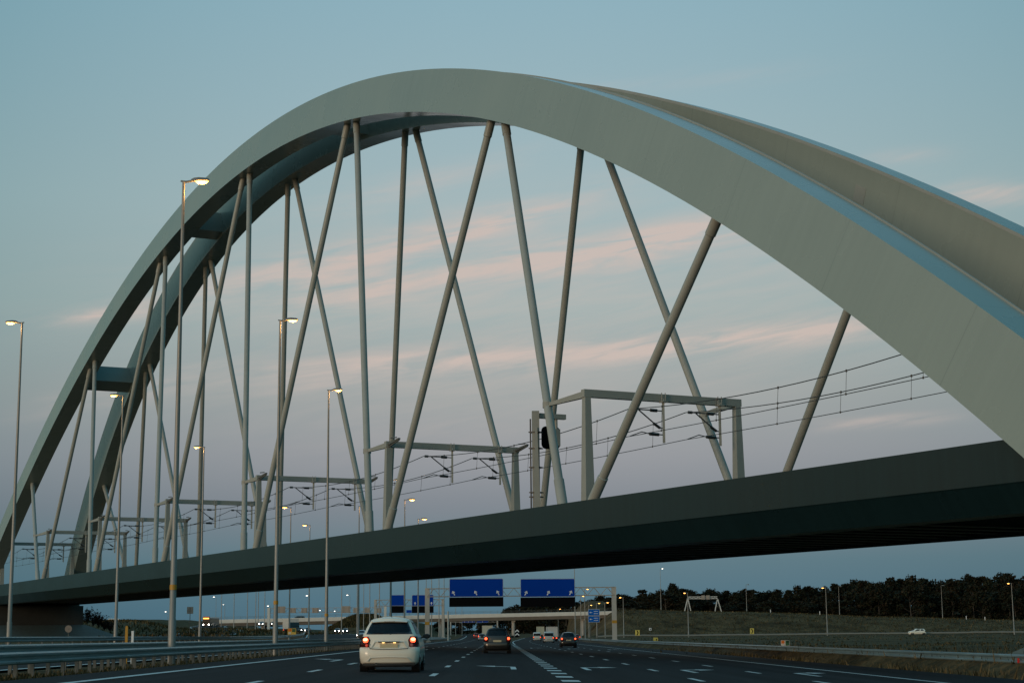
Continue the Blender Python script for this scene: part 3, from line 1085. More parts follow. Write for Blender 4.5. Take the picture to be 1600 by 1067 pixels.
def truss(mb, x0, x1, y, z0, z1, dy, r=.07, bay=2.2):
    n = max(2, round((x1 - x0) / bay))
    for yy in (y, y + dy):
        for z in (z0, z1):
            mb.bar((x0, yy, z), (x1, yy, z), r * 2, r * 2)
        for i in range(n):
            xa, xm, xb = x0 + (x1 - x0) * i / n, x0 + (x1 - x0) * (i + .5) / n, x0 + (x1 - x0) * (i + 1) / n
            mb.bar((xa, yy, z0), (xm, yy, z1), r, r)
            mb.bar((xm, yy, z1), (xb, yy, z0), r, r)
    for i in range(n + 1):
        xa = x0 + (x1 - x0) * i / n
        for z in (z0, z1):
            mb.bar((xa, y, z), (xa, y + dy, z), r, r)


def gantry(label, d, xl, xr, ytop, ybeam, signs, base_z, colw=.7, bandp=False, zfix=None):
    """xl,xr pixel columns; signs: list of (x0,x1,y0,y1, dark y1, arrows, angle)"""
    A, Bq = at(xl, ytop, d), at(xr, ytop, d)
    zb = at((xl + xr) / 2, ybeam, d).z
    zt = (A.z + Bq.z) / 2
    yy = A.y
    o = empty('sign_gantry', ((A.x + Bq.x) / 2, yy, base_z), 0, label, 'gantry', 'motorway gantries')
    L0 = Vector(o.location)

    def gp(mb, n, mt_, par=None):
        mb.v = [v - L0 for v in mb.v]
        return mb.build(n, mt_, par or o)
    for X in (A.x, Bq.x):
        mb = MB()
        mb.bar((X, yy + .5, base_z - .6), (X, yy + .5, zt + .1), colw, colw)
        mb.box((X, yy + .5, base_z + .15), (colw * 1.5, colw * 1.5, .5))
        c_ = gp(mb, 'column', mat('gantry_steel', (.46, .43, .39), .5, var=.08, vscale=1))
        if bandp:
            mb = MB(); mb.box((X, yy + .5, base_z + 3.3), (colw + .03, colw + .03, .5)); gp(mb, 'yellow_band', YELB, c_)
    mb = MB()
    truss(mb, A.x, Bq.x, yy + .1, zb, zt, .9)
    gp(mb, 'truss', mat('truss_steel', (.36, .33, .3), .5))
    for (x0, x1, y0, y1, yd, arr, ang) in signs:
        P0, P1 = at(x0, y0, d), at(x1, y1, d)
        w, h = P1.x - P0.x, P0.z - P1.z
        c = ((P0.x + P1.x) / 2, yy - .25, (P0.z + P1.z) / 2)
        fa, ed = MB(), MB()
        sign_panel(fa, ed, c, w, h)
        eo = gp(ed, 'sign_panel', mat('sign_border', (.35, .42, .5), .5))
        gp(fa, 'blue_face', BLUE, eo)
        if arr:
            aw = MB()
            for u in arr:
                arrow_flat(aw, (P0.x + w * u, c[1] - .012, P1.z + h * .22), h * (.28 if h > 2 else .4), ang)
            gp(aw, 'arrow_marking', SIGNW, eo)
        if yd:
            P2 = at(x1, yd, d)
            mb = MB()
            mb.box((c[0], yy - .2, (P1.z - .06 + P2.z) / 2), (w, .5, P1.z - .06 - P2.z))
            dk = gp(mb, 'dark_display', SIGNBK)
    return o


gantry('big motorway gantry with two wide blue arrow signs and black displays beneath them', 283, 667.5, 959.5, 918, 930.5,
       [(702, 786.5, 904, 931.8, 947, (.08, .49, .9), R(28)), (813, 898.5, 904, 931.8, 947, (.1, .51, .92), R(-28))], -.1, .75, True)
gantry('smaller gantry left of the hatchback roof with two small blue signs and black displays', 390, 586.5, 692, 936.5, 946,
       [(609.5, 632.5, 929, 946, 957, None, 0), (643.5, 677.5, 929, 946, 957, (.15, .9), 0)], 0.6, .6)
gantry('far gantry with blue signs seen beneath the overpass', 800, 704, 777, 967, 971.5, [(722, 742, 967.2, 972, None, (.2, .5, .8), R(20)), (745, 763, 967.2, 972, None, (.5,), 0)], 1.2, .6)

# gantry carrying the backs of oncoming-traffic signs
d = 480
A, Bq = at(420, 951, d), at(602, 951, d)
base_z = 2.0
o = empty('sign_gantry', ((A.x + Bq.x) / 2, A.y, base_z), 0, 'white gantry over the opposite carriageway showing the grey backs of eight signs', 'gantry', 'motorway gantries')
L0 = Vector(o.location)


def gp2(mb, n, mt_, par=None):
    mb.v = [v - L0 for v in mb.v]
    return mb.build(n, mt_, par or o)


for X in (A.x, Bq.x):
    mb = MB(); mb.bar((X, A.y, 0.5), (X, A.y, A.z + .4), .7, .7); mb.box((X, A.y, base_z), (1.1, 1.1, .6)); gp2(mb, 'column', mat('pale_column', (.6, .6, .57), .5))
mb = MB(); truss(mb, A.x, Bq.x, A.y, A.z - 1.1, A.z + .2, .8, .05); gp2(mb, 'truss', mat('truss_steel', (.36, .33, .3), .5))
for (x0, x1, y0, y1) in ((433.5, 446, 947, 957.2), (453, 462.6, 949.5, 957.2), (471, 480.5, 949.5, 957.2), (488, 498, 949.5, 957.2), (534.5, 547.5, 946.5, 957.2), (552, 561.5, 949.5, 957.2), (569.5, 578.5, 949.5, 957.2), (587, 596, 949.5, 957.2)):
    P0, P1 = at(x0, y0, d), at(x1, y1, d)
    w, h = P1.x - P0.x, P0.z - P1.z
    mb = MB()
    mb.box(((P0.x + P1.x) / 2, A.y - .3, (P0.z + P1.z) / 2), (w, .25, h))
    for q_ in (-.3, .3):
        mb.box(((P0.x + P1.x) / 2 + q_ * w, A.y - .47, (P0.z + P1.z) / 2), (.1, .08, h * .96))
    gp2(mb, 'sign_back', SIGNGR)

# white trapezoid gantry on the bank
d = 630
TL, TR, BL_, BR = at(1074.5, 933.5, d), at(1121, 934.5, d), at(1070, 956, d), at(1125, 957.5, d)
gz = terrain((BL_.x + BR.x) / 2, BL_.y)
o = empty('trapezoid_gantry', ((BL_.x + BR.x) / 2, BL_.y, gz), 0, 'white trapezoid gantry with splayed legs standing on top of the right grass bank', 'gantry')
L0 = Vector(o.location)
WM = mat('white_metal', (.62, .62, .6), .5)
for T_, b0, b1 in ((TL, -1.2, 1.0), (TR, -1.0, 1.2)):
    for q_ in (b0, b1):
        mb = MB(); mb.bar(Vector((T_.x + q_ * 1.25, T_.y, gz - .5)) - L0, T_ - L0, .3, .3); mb.build('leg', WM, o)
mb = MB(); truss(mb, TL.x - L0.x, TR.x - L0.x, 0, TL.z - L0.z - .35, TL.z - L0.z + .35, .7, .1, 1.5); mb.build('truss', WM, o)
for u in (.52, .68):
    mb = MB(); X = TL.x + (TR.x - TL.x) * u - L0.x
    mb.box((X, -.35, TL.z - L0.z + .1), (1.3, .3, 1.5)); mb.box((X, -.53, TL.z - L0.z + .1), (.9, .05, 1.1)); mb.build('sign_back', SIGNGR, o)

# blue direction sign by the right rail
d = 330
P0, P1 = at(918.8, 951.3, d), at(937, 971.8, d)
zb = terrain(P0.x, P0.y) - .2
o = empty('direction_sign', ((P0.x + P1.x) / 2, P0.y, zb), 0, 'two-panel blue direction sign on posts left of the tall right gantry column', 'sign')
L0 = Vector(o.location)
w, h = P1.x - P0.x, P0.z - P1.z
for s_ in (-.3, .3):
    mb = MB(); mb.tube([(s_ * w, .2, 0), (s_ * w, .2, P0.z - L0.z - .2)], .07, 8); mb.build('post', GALVP, o)
for k in (0, 1):
    fa, ed = MB(), MB()
    cz = P0.z - L0.z - h * (.245 + .51 * k)
    sign_panel(fa, ed, (0, 0, cz), w, h * .48, .08)
    eo = ed.build('panel', mat('sign_border', (.35, .42, .5), .5), o)
    fa.build('blue_face', mat('sign_blue_bright', (0.003, 0.12, 0.5), .6, spec=.05), eo)
    mb = MB()
    mb.face([(-.4 * w, -.012, cz), (-.25 * w, -.012, cz + .14), (-.25 * w, -.012, cz - .14)])
    mb.box((-.2 * w, -.008, cz), (.12 * w, .012, .08))
    for zz in (-.22, .2):
        mb.box((.18 * w, -.008, cz + zz), (.36 * w, .012, .09))
    mb.build('lettering', SIGNW, eo)


def small_sign(name, px, py, d, w, h, label, cat, face, marks=None, zground=None, depth=.06, r=.04, edge=None):
    c = at(px, py, d)
    zg = terrain(c.x, c.y) - .2
    o = empty(name, (c.x, c.y, zg), 0, label, cat)
    mb = MB(); mb.tube([(0, .08, 0), (0, .08, c.z - zg)], r, 8); mb.build('post', GALVP, o)
    fa, ed = MB(), MB()
    sign_panel(fa, ed, (0, 0, c.z - zg), w, h, depth)
    eo = ed.build('panel', edge or face, o)
    fa.build('face', face, eo)
    for (mt_, polys) in (marks or []):
        mb = MB()
        for pl in polys:
            mb.face([(x * w, -.012, c.z - zg + z * h) for x, z in pl])
        mb.build('symbol', mt_, eo)
    return o


CHV = [(SIGNBK, [[(-.22, .42), (.02, .42), (.26, 0), (.02, 0)], [(.26, 0), (.02, -.42), (-.22, -.42), (.02, 0)]])]
small_sign('chevron_sign', 996, 988, 380, 1.0, 1.2, 'larger yellow chevron board with black arrow at the toe of the bank, left one', 'sign', SIGNYE, CHV)
small_sign('chevron_sign', 1175, 985.5, 380, .85, 1.25, 'narrow yellow chevron board alone in front of the bank, right one', 'sign', SIGNYE, CHV)
OG = [(SIGNOR, [[(-.46, -.1), (-.1, -.1), (-.1, .45), (-.46, .45)]]), (SIGNGN, [[(.02, -.45), (.46, -.45), (.46, .45), (.02, .45)]]), (SIGNW, [[(.2, .1), (.4, .1), (.4, .38), (.2, .38)], [(-.3, -.42), (-.1, -.42), (-.1, -.18), (-.3, -.18)]])]
small_sign('info_sign', 1227, 1004, 116, .58, .36, 'small sign with orange and green squares just behind the right guard rail', 'sign', SIGNW, OG)
small_sign('info_sign', 456, 986, 200, .98, .72, 'orange and green sign low above the left guard rails beside the white truck', 'sign', SIGNYE, [(SIGNOR, [[(-.44, .02), (-.04, .02), (-.04, .44), (-.44, .44)]]), (SIGNGN, [[(.02, -.1), (.44, -.1), (.44, .44), (.02, .44)]]), (SIGNW, [[(-.4, -.4), (-.1, -.4), (-.1, -.1), (-.4, -.1)]])])
small_sign('info_sign', 1024.5, 998, 220, .6, .42, 'small yellow and black sign by the right guard rail near the gantry column', 'sign', SIGNYE, [(SIGNBK, [[(.05, -.4), (.3, -.4), (.3, .1), (.05, .1)]])])
small_sign('info_sign', 1016, 982.5, 380, .55, .55, 'small white and black sign above the slip road at the bank toe', 'sign', SIGNW, [(SIGNBK, [[(-.1, -.3), (.3, -.3), (.3, .2), (-.1, .2)]])])
small_sign('road_sign', 297, 953, 300, 1.1, 1.2, 'square brown sign back on a post on the left bank', 'sign', SIGNGR, [(mat('sign_back_dark', (.2, .17, .15), .6), [[(-.06, -.45), (.06, -.45), (.06, .45), (-.06, .45)], [(-.4, -.12), (-.12, -.12), (-.12, -.02), (-.4, -.02)]])], r=.06)
small_sign('direction_sign', 639, 954.7, 620, 1.9, 1.0, 'tiny blue sign between the two small gantry signs above the overpass', 'sign', BLUE)
# round sign back at the left
c = at(107, 982, 150)
o = empty('round_sign', (c.x, c.y, .3), 0, 'round grey sign back in front of the dark paved slope at far left', 'sign')
mb = MB(); mb.tube([(0, .05, -.2), (0, .05, c.z - .3 + .3)], .035, 8); mb.build('post', GALVP, o)
mb = MB(); mb.tube([(0, -.02, c.z - .3), (0, .02, c.z - .3)], .31, 24); mb.tube([(0, -.05, c.z - .3), (0, -.02, c.z - .3)], .05, 10); mb.build('disc', mat('sign_back_dark', (.2, .17, .15), .6), o)
# gore chevrons
c = at(808, 985, 425)
zg = zmain(c.x - sR(425), 425)
o = empty('gore_sign', (c.x, c.y, zg), 0, 'black board with two white upward chevrons where the motorway splits', 'sign')
mb = MB(); mb.tube([(0, .1, -.2), (0, .1, 1.8)], .06, 8); mb.build('post', GALVP, o)
mb = MB(); mb.box((0, 0, 1.7), (1.15, .08, 2.1)); bo = mb.build('board', SIGNBK, o)
mb = MB()
for z in (1.0, 1.85):
    mb.face([(-.5, -.045, z), (-.5, -.045, z + .32), (0, -.045, z + .75), (0, -.045, z + .4)])
    mb.face([(.5, -.045, z), (.5, -.045, z + .32), (0, -.045, z + .75), (0, -.045, z + .4)])
mb.build('chevron', SIGNW, bo)
# posts
c = at(198, 985, 68)
o = empty('marker_post', (c.x, c.y, terrain(c.x, c.y) - .1), 0, 'short post with a yellow face beside a white one behind the middle guard rail', 'post')
mb = MB(); mb.box((0, 0, .75), (.1, .09, 1.45)); mb.box((0, 0, 1.5), (.08, .07, .06)); mb.build('yellow_post', YELB, o)
mb = MB(); mb.box((.24, .02, .68), (.09, .09, 1.3)); mb.build('white_post', SIGNW, o)
for k, (x, y_, lab) in enumerate(((1204, 958, 'white marker post on the bank top right of the trapezoid gantry'), (1281, 962, 'white marker post on the bank top below the wood'), (1510, 968.5, 'white marker post on the bank top, left of the right pair'), (1539, 968, 'white marker post on the bank top, right of the right pair'))):
    c = at(x, y_, 606)
    z = terrain(c.x, c.y)
    mb = MB(); mb.box((0, 0, .5), (.22, .16, 1.3)); mb.box((0, 0, 1.0), (.24, .18, .2), mt=None)
    o = mb.build('marker_post', SIGNW); o.location = (c.x, c.y, z); tag(o, lab, 'post', 'white marker posts on the bank')

# ------------------------------------------------------------------ overpass
d = 620
oy = 618.0
ov = empty('overpass', (-15, oy, 0), 0, 'low white concrete overpass crossing the motorway beyond the blue signs', 'overpass')
L0 = Vector(ov.location)
xa, xb = -106.0, 46.0


def zo(x):
    return 9.15 + 0.013 * x


xs = axis([(xa, xb, 40)])


def opart(mb, n, mt_):
    mb.v = [v - L0 for v in mb.v]
    return mb.build(n, mt_, ov)


mb = MB()
mb.quads([[(x, oy + a, zo(x) + b) for a, b in ((0, -.15), (0, -1.45), (.35, -1.5), (.35, -.1))] for x in xs], close=True)
opart(mb, 'parapet', CONCW)
mb = MB()
mb.quads([[(x, oy + a, zo(x) + b) for a, b in ((.36, -1.3), (.36, -1.6), (.9, -2.6), (11, -2.6), (11.6, -1.6), (11.6, -1.3))] for x in xs], close=True)
opart(mb, 'deck', mat('girder_concrete', (.22, .2, .18), .85, var=.1, vscale=.5))
mb = MB()
for z in (.35, .75):
    mb.quads([[(x, oy + .15 + a, zo(x) + z + b) for a, b in ((0, 0), (.06, 0), (.06, .07), (0, .07))] for x in xs], close=True)
for x in axis([(xa, xb, 62)]):
    mb.box((x, oy + .18, zo(x) + .3), (.07, .07, 1.0))
opart(mb, 'railing', GALVP)
for x in (-86, -58, -21.4, 5.2, 30.5):
    mb = MB()
    mb.tube([(x, oy + 3, -.5), (x, oy + 3, zo(x) - 2.61)], .62, 16)
    mb.tube([(x, oy + 8.5, -.5), (x, oy + 8.5, zo(x) - 2.61)], .62, 16)
    mb.box((x, oy + 5.7, zo(x) - 2.9), (1.3, 7.6, .56))
    opart(mb, 'pier', CONC)
mb = MB(); mb.hexa([(30.2, oy + .5, 0), (52, oy + .5, 5), (52, oy + 11.5, 5), (30.2, oy + 11.5, 0), (40.5, oy + .5, 7), (52, oy + .5, 7.1), (52, oy + 11.5, 7.1), (40.5, oy + 11.5, 7)])
opart(mb, 'abutment', CONC)

# ------------------------------------------------------------------ trees and shrubs
LEAFS = []
for nme, c in (('leaf_dark', (.012, .016, .010)), ('leaf_mid', (.020, .023, .012)), ('leaf_brown', (.032, .024, .014))):
    M = mat(nme, c, .85, var=.35, vscale=.6, spec=.15)
    LEAFS.append(M)
BARK = mat('bark', (.06, .052, .042), .9, var=.2, vscale=3)


def tree_mesh(seed, h, cw, low=.22, n=1500, leaf=.55):
    rnd = random.Random(seed)
    tr, cr_ = MB(), MB()
    lean = (rnd.uniform(-.6, .6), rnd.uniform(-.6, .6))
    tr.tube([(0, 0, -.8), (lean[0] * .2, lean[1] * .2, h * .25), (lean[0] * .6, lean[1] * .6, h * .6), (lean[0], lean[1], h * .9)], [.3, .22, .13, .04], 7)
    blobs = []
    for i in range(rnd.randint(13, 18)):
        u = rnd.random()
        z = h * (low + (1 - low) * u ** .85) * rnd.uniform(.9, 1.0)
        rad = cw * (math.sin(math.pi * min(1, (u * .82 + .16))) ** .7) * rnd.uniform(.45, .85)
        a = rnd.uniform(0, 6.28)
        b = (math.cos(a) * rad, math.sin(a) * rad, z)
        blobs.append((b, rnd.uniform(.26, .48) * cw))
        k = rnd.uniform(.35, .8)
        tr.tube([(lean[0] * k, lean[1] * k, z * .72), (b[0] * .6, b[1] * .6, z * .9), b], [.09, .06, .025], 5)
    blobs.append(((lean[0], lean[1], h * .93), cw * .32))
    for i in range(n):
        b, r = rnd.choice(blobs)
        v = Vector((rnd.gauss(0, 1), rnd.gauss(0, 1), rnd.gauss(0, 1))).normalized() * r * rnd.uniform(.45, 1.08)
        p = Vector(b) + Vector((v.x, v.y, v.z * .8))
        p.z = max(p.z, h * .06)
        s = leaf * rnd.uniform(.5, 1.25)
        ax = Vector((rnd.gauss(0, 1), rnd.gauss(0, 1), rnd.gauss(0, .7))).normalized()
        bx = ax.cross(Vector((rnd.gauss(0, 1), rnd.gauss(0, 1), rnd.gauss(0, 1)))).normalized()
        mt_ = LEAFS[rnd.choice((0, 0, 1, 1, 2) if rnd.random() < .8 else (1, 2))]
        cr_.face([p - ax * s, p - bx * s * .6, p + ax * s, p + bx * s * .6], mt_)
    return tr, cr_


PROTO = []
for k in range(6):
    h = 14.0
    tr, cr_ = tree_mesh(100 + k, h, [4.2, 5.0, 3.8, 5.6, 4.6, 4.9][k], [.2, .15, .25, .12, .2, .1][k])
    o = empty('broadleaf_tree', (0, 0, 0), 0)
    tr.build('trunk', BARK, o, smooth=True)
    cr_.build('crown', None, o)
    PROTO.append(o)
used = [False] * 6


def place_tree(k, x, y, z, sc, label, group, cat='tree', sxy=None):
    if not used[k]:
        o = PROTO[k]; used[k] = True
    else:
        o = copy_tree(PROTO[k])
    o.location = (x, y, z)
    s2 = sxy or sc
    o.scale = (s2, s2, sc)
    o.rotation_euler = (0, 0, random.uniform(0, 6.28))
    tag(o, label, cat, group)
    return o


SKYL = [(955, 934), (975, 931), (1003, 922), (1020, 927), (1035, 922), (1052, 916), (1066, 921), (1080, 925), (1095, 928), (1110, 921), (1122, 927), (1135, 926.5), (1150, 926), (1162, 924), (1174, 922), (1186, 925), (1200, 924), (1215, 925), (1230, 923), (1246, 919), (1262, 917), (1275, 919), (1290, 918), (1305, 917), (1320, 914), (1335, 911), (1347, 908.5), (1360, 911), (1375, 911), (1390, 909), (1405, 906.5), (1424, 905.5), (1440, 907), (1455, 908.5), (1470, 909), (1485, 911), (1500, 908), (1515, 904.5), (1532, 902.6), (1546, 905), (1562, 898), (1575, 903), (1590, 907), (1608, 903), (1625, 906), (1645, 901)]
WOOD = 'dark trees of the wood behind the right bank'
for i, (x, ty) in enumerate(SKYL):
    d = 690 + random.uniform(0, 26)
    p = at(x, ty, d)
    z = terrain(p.x, p.y) - .3
    hh = (p.z - z)
    lab = 'dark broadleaf tree in the dense wood behind the right bank'
    if x == 1562: lab = 'tallest round-topped tree of the wood near the right picture edge'
    if x == 1052: lab = 'high bushy tree of the wood just left of the trapezoid gantry'
    if x == 1003: lab = 'first distinct tree at the thin left end of the wood'
    place_tree(i % 6, p.x, p.y, z, hh / 13.6, lab, WOOD, sxy=max(.9, hh / 13.6) * 1.0)
for i in range(62):    # second line filling the wood
    x = 955 + i * 11.3
    sk = min(SKYL, key=lambda q: abs(q[0] - x))
    d = 655 + random.uniform(-6, 14)
    p = at(x + random.uniform(-6, 6), sk[1] + random.uniform(10, 26), d)
    z = terrain(p.x, p.y) - 2.0
    place_tree(i % 6, p.x, p.y, z, (p.z - z) / 13.6, 'lower dark tree at the front foot of the wood behind the right bank', WOOD + ', front', sxy=1.1)
for i in range(34):
    x = 965 + i * 21
    sk = min(SKYL, key=lambda q: abs(q[0] - x))
    p = at(x + random.uniform(-6, 6), sk[1] + random.uniform(2, 9), 745 + random.uniform(-8, 12))
    z = terrain(p.x, p.y) - .5
    place_tree(i % 6, p.x, p.y, z, (p.z - z) / 13.6, 'dark tree deep inside the wood behind the right bank', WOOD + ', back', sxy=1.4)
bk = [(795, 951, 900), (806, 949, 900), (818, 947, 900), (830, 946, 900), (843, 945, 900), (856, 944, 900), (870, 943, 900), (884, 942, 880), (897, 941, 880), (910, 940, 860), (923, 938, 850), (938, 936, 840), (950, 935, 840), (965, 934, 800)]
for i, (x, ty, d) in enumerate(bk):
    p = at(x, ty, d)
    place_tree(i % 6, p.x, p.y, 1.5, (p.z - 1.5) / 13.6, 'far dark tree standing behind the overpass right of the large blue signs', 'far trees behind the overpass', sxy=1.35)
for i, x in enumerate(range(690, 960, 14)):   # dark growth seen under the overpass
    p = at(x + random.uniform(-4, 4), 968, 980 + random.uniform(0, 60))
    place_tree(i % 6, p.x, p.y, 0.5, 11.5 / 13.6, 'far dark tree seen through the opening under the overpass', 'far trees seen under the overpass', sxy=1.25)
# reddish shrubs by the left abutment
SHR = mat('shrub_leaf', (.075, .035, .024), .85, var=.4, vscale=2, spec=.1)


def shrub(loc, w, h, seed, label, group=None):
    rnd = random.Random(seed)
    o = empty('shrub', loc, 0, label, 'shrub', group)
    st, lf = MB(), MB()
    for i in range(16):
        a, r_ = rnd.uniform(0, 6.28), rnd.uniform(.1, 1) * w
        tip = (math.cos(a) * r_, math.sin(a) * r_, h * rnd.uniform(.55, 1.05))
        st.tube([(0, 0, -.3), (tip[0] * .5, tip[1] * .5, tip[2] * .6), tip], [.05, .035, .012], 5)
        for k in range(26):
            u = rnd.uniform(.25, 1.0)
            p = Vector((tip[0] * u, tip[1] * u, tip[2] * u)) + Vector((rnd.gauss(0, .22), rnd.gauss(0, .22), rnd.gauss(0, .22)))
            ax = Vector((rnd.gauss(0, 1), rnd.gauss(0, 1), rnd.gauss(0, 1))).normalized()
            bx = ax.cross(Vector((0.3, .4, .9))).normalized()
            s = rnd.uniform(.1, .22)
            lf.face([p - ax * s, p - bx * s * .6, p + ax * s, p + bx * s * .6])
    st.build('stem', BARK, o)
    lf.build('foliage', SHR, o)
    return o


for k, (x, by, w, h) in enumerate(((137, 971, 2.0, 2.4), (146, 975, 1.9, 2.3), (154, 977, 1.8, 2.0), (163, 981, 1.9, 1.6), (172, 983, 2.0, 1.4))):
    p = at(x, by, 305)
    shrub((p.x, p.y, p.z), w, h, 40 + k, ('tall reddish shrub next to the left abutment wall', 'reddish shrub second from the abutment wall', 'reddish shrub in the middle of the row beside the paved slope', 'low reddish shrub fourth in the row beside the paved slope', 'lowest reddish shrub at the right end of the row')[k], 'reddish shrubs beside the left abutment')

# grass blades on the verges
gb = MB()
rnd = random.Random(3)
GCOL = [mat('grass_blade_olive', (.075, .060, .026), .9, spec=.1), mat('grass_blade_straw', (.17, .122, .06), .9, spec=.1), mat('grass_blade_dark', (.036, .031, .014), .9, spec=.1)]


def blade(x, y, z, h, mt_):
    a = rnd.uniform(0, 6.28)
    w = rnd.uniform(.012, .03) * (1 + h)
    l = rnd.uniform(-.35, .35) * h
    l2 = rnd.uniform(-.35, .35) * h
    gb.face([(x - w * math.cos(a), y - w * math.sin(a), z), (x + w * math.cos(a), y + w * math.sin(a), z), (x + l, y + l2, z + h)], mt_)


for i in range(15000):
    y = 36 + 90 * rnd.random() ** 1.8
    x = rnd.uniform(-13.4, -10.7)
    if mnoise.noise(Vector((x * .8, y * .5, 1))) < rnd.uniform(-.5, .3):
        continue
    blade(x, y, terrain(x, y) - .02, rnd.uniform(.03, .12) * (2.2 if rnd.random() < .05 else 1), GCOL[rnd.choice((0, 0, 1, 2, 2))])
for i in range(34000):
    y = 48 + 130 * rnd.random() ** 1.7
    x = 16.3 + (32 * rnd.random() ** 1.5 if rnd.random() < .6 else 3.2 * rnd.random())
    if mnoise.noise(Vector((x * .35, y * .25, 7))) < rnd.uniform(-.5, .35):
        continue
    blade(x, y, terrain(x, y) - .02, rnd.uniform(.08, .36) * (2.0 if rnd.random() < .04 else 1), GCOL[rnd.choice((0, 1, 1, 2, 2))])
tag(gb.build('grass'), 'rough dark and straw-coloured grass growing on the verges beside the guard rails', 'grass', kind='stuff')
# tall weeds in the field and along the bank edge
gb = MB()
for i in range(9000):
    y = rnd.uniform(130, 420); x = rnd.uniform(20, 120) * (y / 300) + 3
    if mnoise.noise(Vector((x * .08, y * .05, 11))) < rnd.uniform(-.4, .4):
        continue
    blade(x, y, terrain(x, y) - .05, rnd.uniform(.08, .3), GCOL[rnd.choice((0, 1, 2, 2))])
for i in range(16000):
    y = rnd.uniform(562, 625); x = rnd.uniform(42, 225)
    blade(x, y, terrain(x, y) - .05, rnd.uniform(.15, .55), GCOL[rnd.choice((0, 0, 1, 2, 2, 2))])
for i in range(5000):
    y = rnd.uniform(585, 617); x = rnd.uniform(-60, -38)
    blade(x, y, terrain(x, y) - .05, rnd.uniform(.4, 1.0), GCOL[rnd.choice((0, 0, 2))])
for i in range(7000):
    y = rnd.uniform(240, 480); x = rnd.uniform(-110, -42)
    blade(x, y, terrain(x, y) - .05, rnd.uniform(.25, .7), GCOL[rnd.choice((0, 1, 2, 2))])
for v in range(0, len(gb.v), 3):   # widen blades: they stand for tufts this far away
    c = (gb.v[v] + gb.v[v + 1]) / 2
    for q_ in (v, v + 1):
        gb.v[q_] = c + (gb.v[q_] - c) * 6.0
tag(gb.build('weeds'), 'tall dry weeds covering the right field and the grass banks', 'weeds', kind='stuff')

# ------------------------------------------------------------------ vehicles
def outline(yr, yf, hw, rc_r, rc_f, dome_r, dome_f, ns=10):
    """plan outline at one level: rear edge (0..8), right corner, side, front corner, front edge, ... mirrored"""
    P, tg = [], []
    nr = 8
    for i in range(nr + 1):
        u = -1 + 2 * i / nr
        P.append(((hw - rc_r) * u, yr - dome_r * (1 - u * u))); tg.append('R')
    for a in (30, 60):
        P.append((hw - rc_r + rc_r * math.sin(R(a)), yr + rc_r * (1 - math.cos(R(a))))); tg.append('RC')
    for i in range(ns + 1):
        y = yr + rc_r + (yf - rc_f - yr - rc_r) * i / ns
        P.append((hw, y)); tg.append('S')
    for a in (60, 30):
        P.append((hw - rc_f + rc_f * math.sin(R(a)), yf - rc_f * (1 - math.cos(R(a))))); tg.append('FC')
    for i in range(nr + 1):
        u = 1 - 2 * i / nr
        P.append(((hw - rc_f) * u, yf + dome_f * (1 - u * u))); tg.append('F')
    for a in (30, 60):
        P.append((-(hw - rc_f + rc_f * math.sin(R(a))), yf - rc_f * (1 - math.cos(R(a))))); tg.append('FC2')
    for i in range(ns + 1):
        y = yf - rc_f - (yf - rc_f - yr - rc_r) * i / ns
        P.append((-hw, y)); tg.append('S2')
    for a in (60, 30):
        P.append((-(hw - rc_r + rc_r * math.sin(R(a))), yr + rc_r * (1 - math.cos(R(a))))); tg.append('RC2')
    return P, tg


HATCH = [(.20, .12, 1.0, .90, 0), (.27, .03, .99, .965, 0), (.42, -.0, 1.0, .99, 0), (.56, .0, 1.0, 1.0, 0), (.66, .03, .995, 1.0, 0), (.70, .10, .99, .99, 0), (.80, .11, .98, .972, 0), (.90, .13, .965, .945, 0), (1.0, .16, .80, .905, 0),
         (1.06, .18, .77, .868, 0), (1.16, .25, .735, .822, 0), (1.26, .32, .70, .775, 0), (1.36, .40, .66, .715, 0), (1.405, .44, .64, .685, 0), (1.42, .40, .63, .67, 0), (1.46, .43, .60, .645, 0), (1.49, .56, .565, .60, 0), (1.51, .75, .53, .50, 0)]
VAN = [(.22, .08, 1.0, .92, 0), (.35, .02, 1.0, .97, 0), (.55, .0, 1.0, .99, 0), (.7, .02, .995, 1.0, 0), (.85, .04, .98, 1.0, 0), (1.0, .05, .90, .995, 0), (1.1, .06, .84, .985, 0), (1.25, .08, .80, .96, 0), (1.45, .11, .76, .93, 0), (1.62, .15, .72, .90, 0), (1.75, .2, .70, .87, 0), (1.82, .3, .68, .82, 0), (1.86, .5, .65, .7, 0)]
SEDAN = [(.2, .12, 1.0, .90, 0), (.3, .03, 1.0, .97, 0), (.5, 0, 1.0, .99, 0), (.65, .02, .995, 1.0, 0), (.8, .05, .98, .985, 0), (.9, .08, .95, .965, 0), (.95, .16, .8, .95, 0), (1.02, .55, .74, .9, 0), (1.15, .78, .70, .84, 0), (1.28, 1.0, .66, .79, 0), (1.37, 1.2, .62, .75, 0), (1.42, 1.4, .58, .66, 0)]


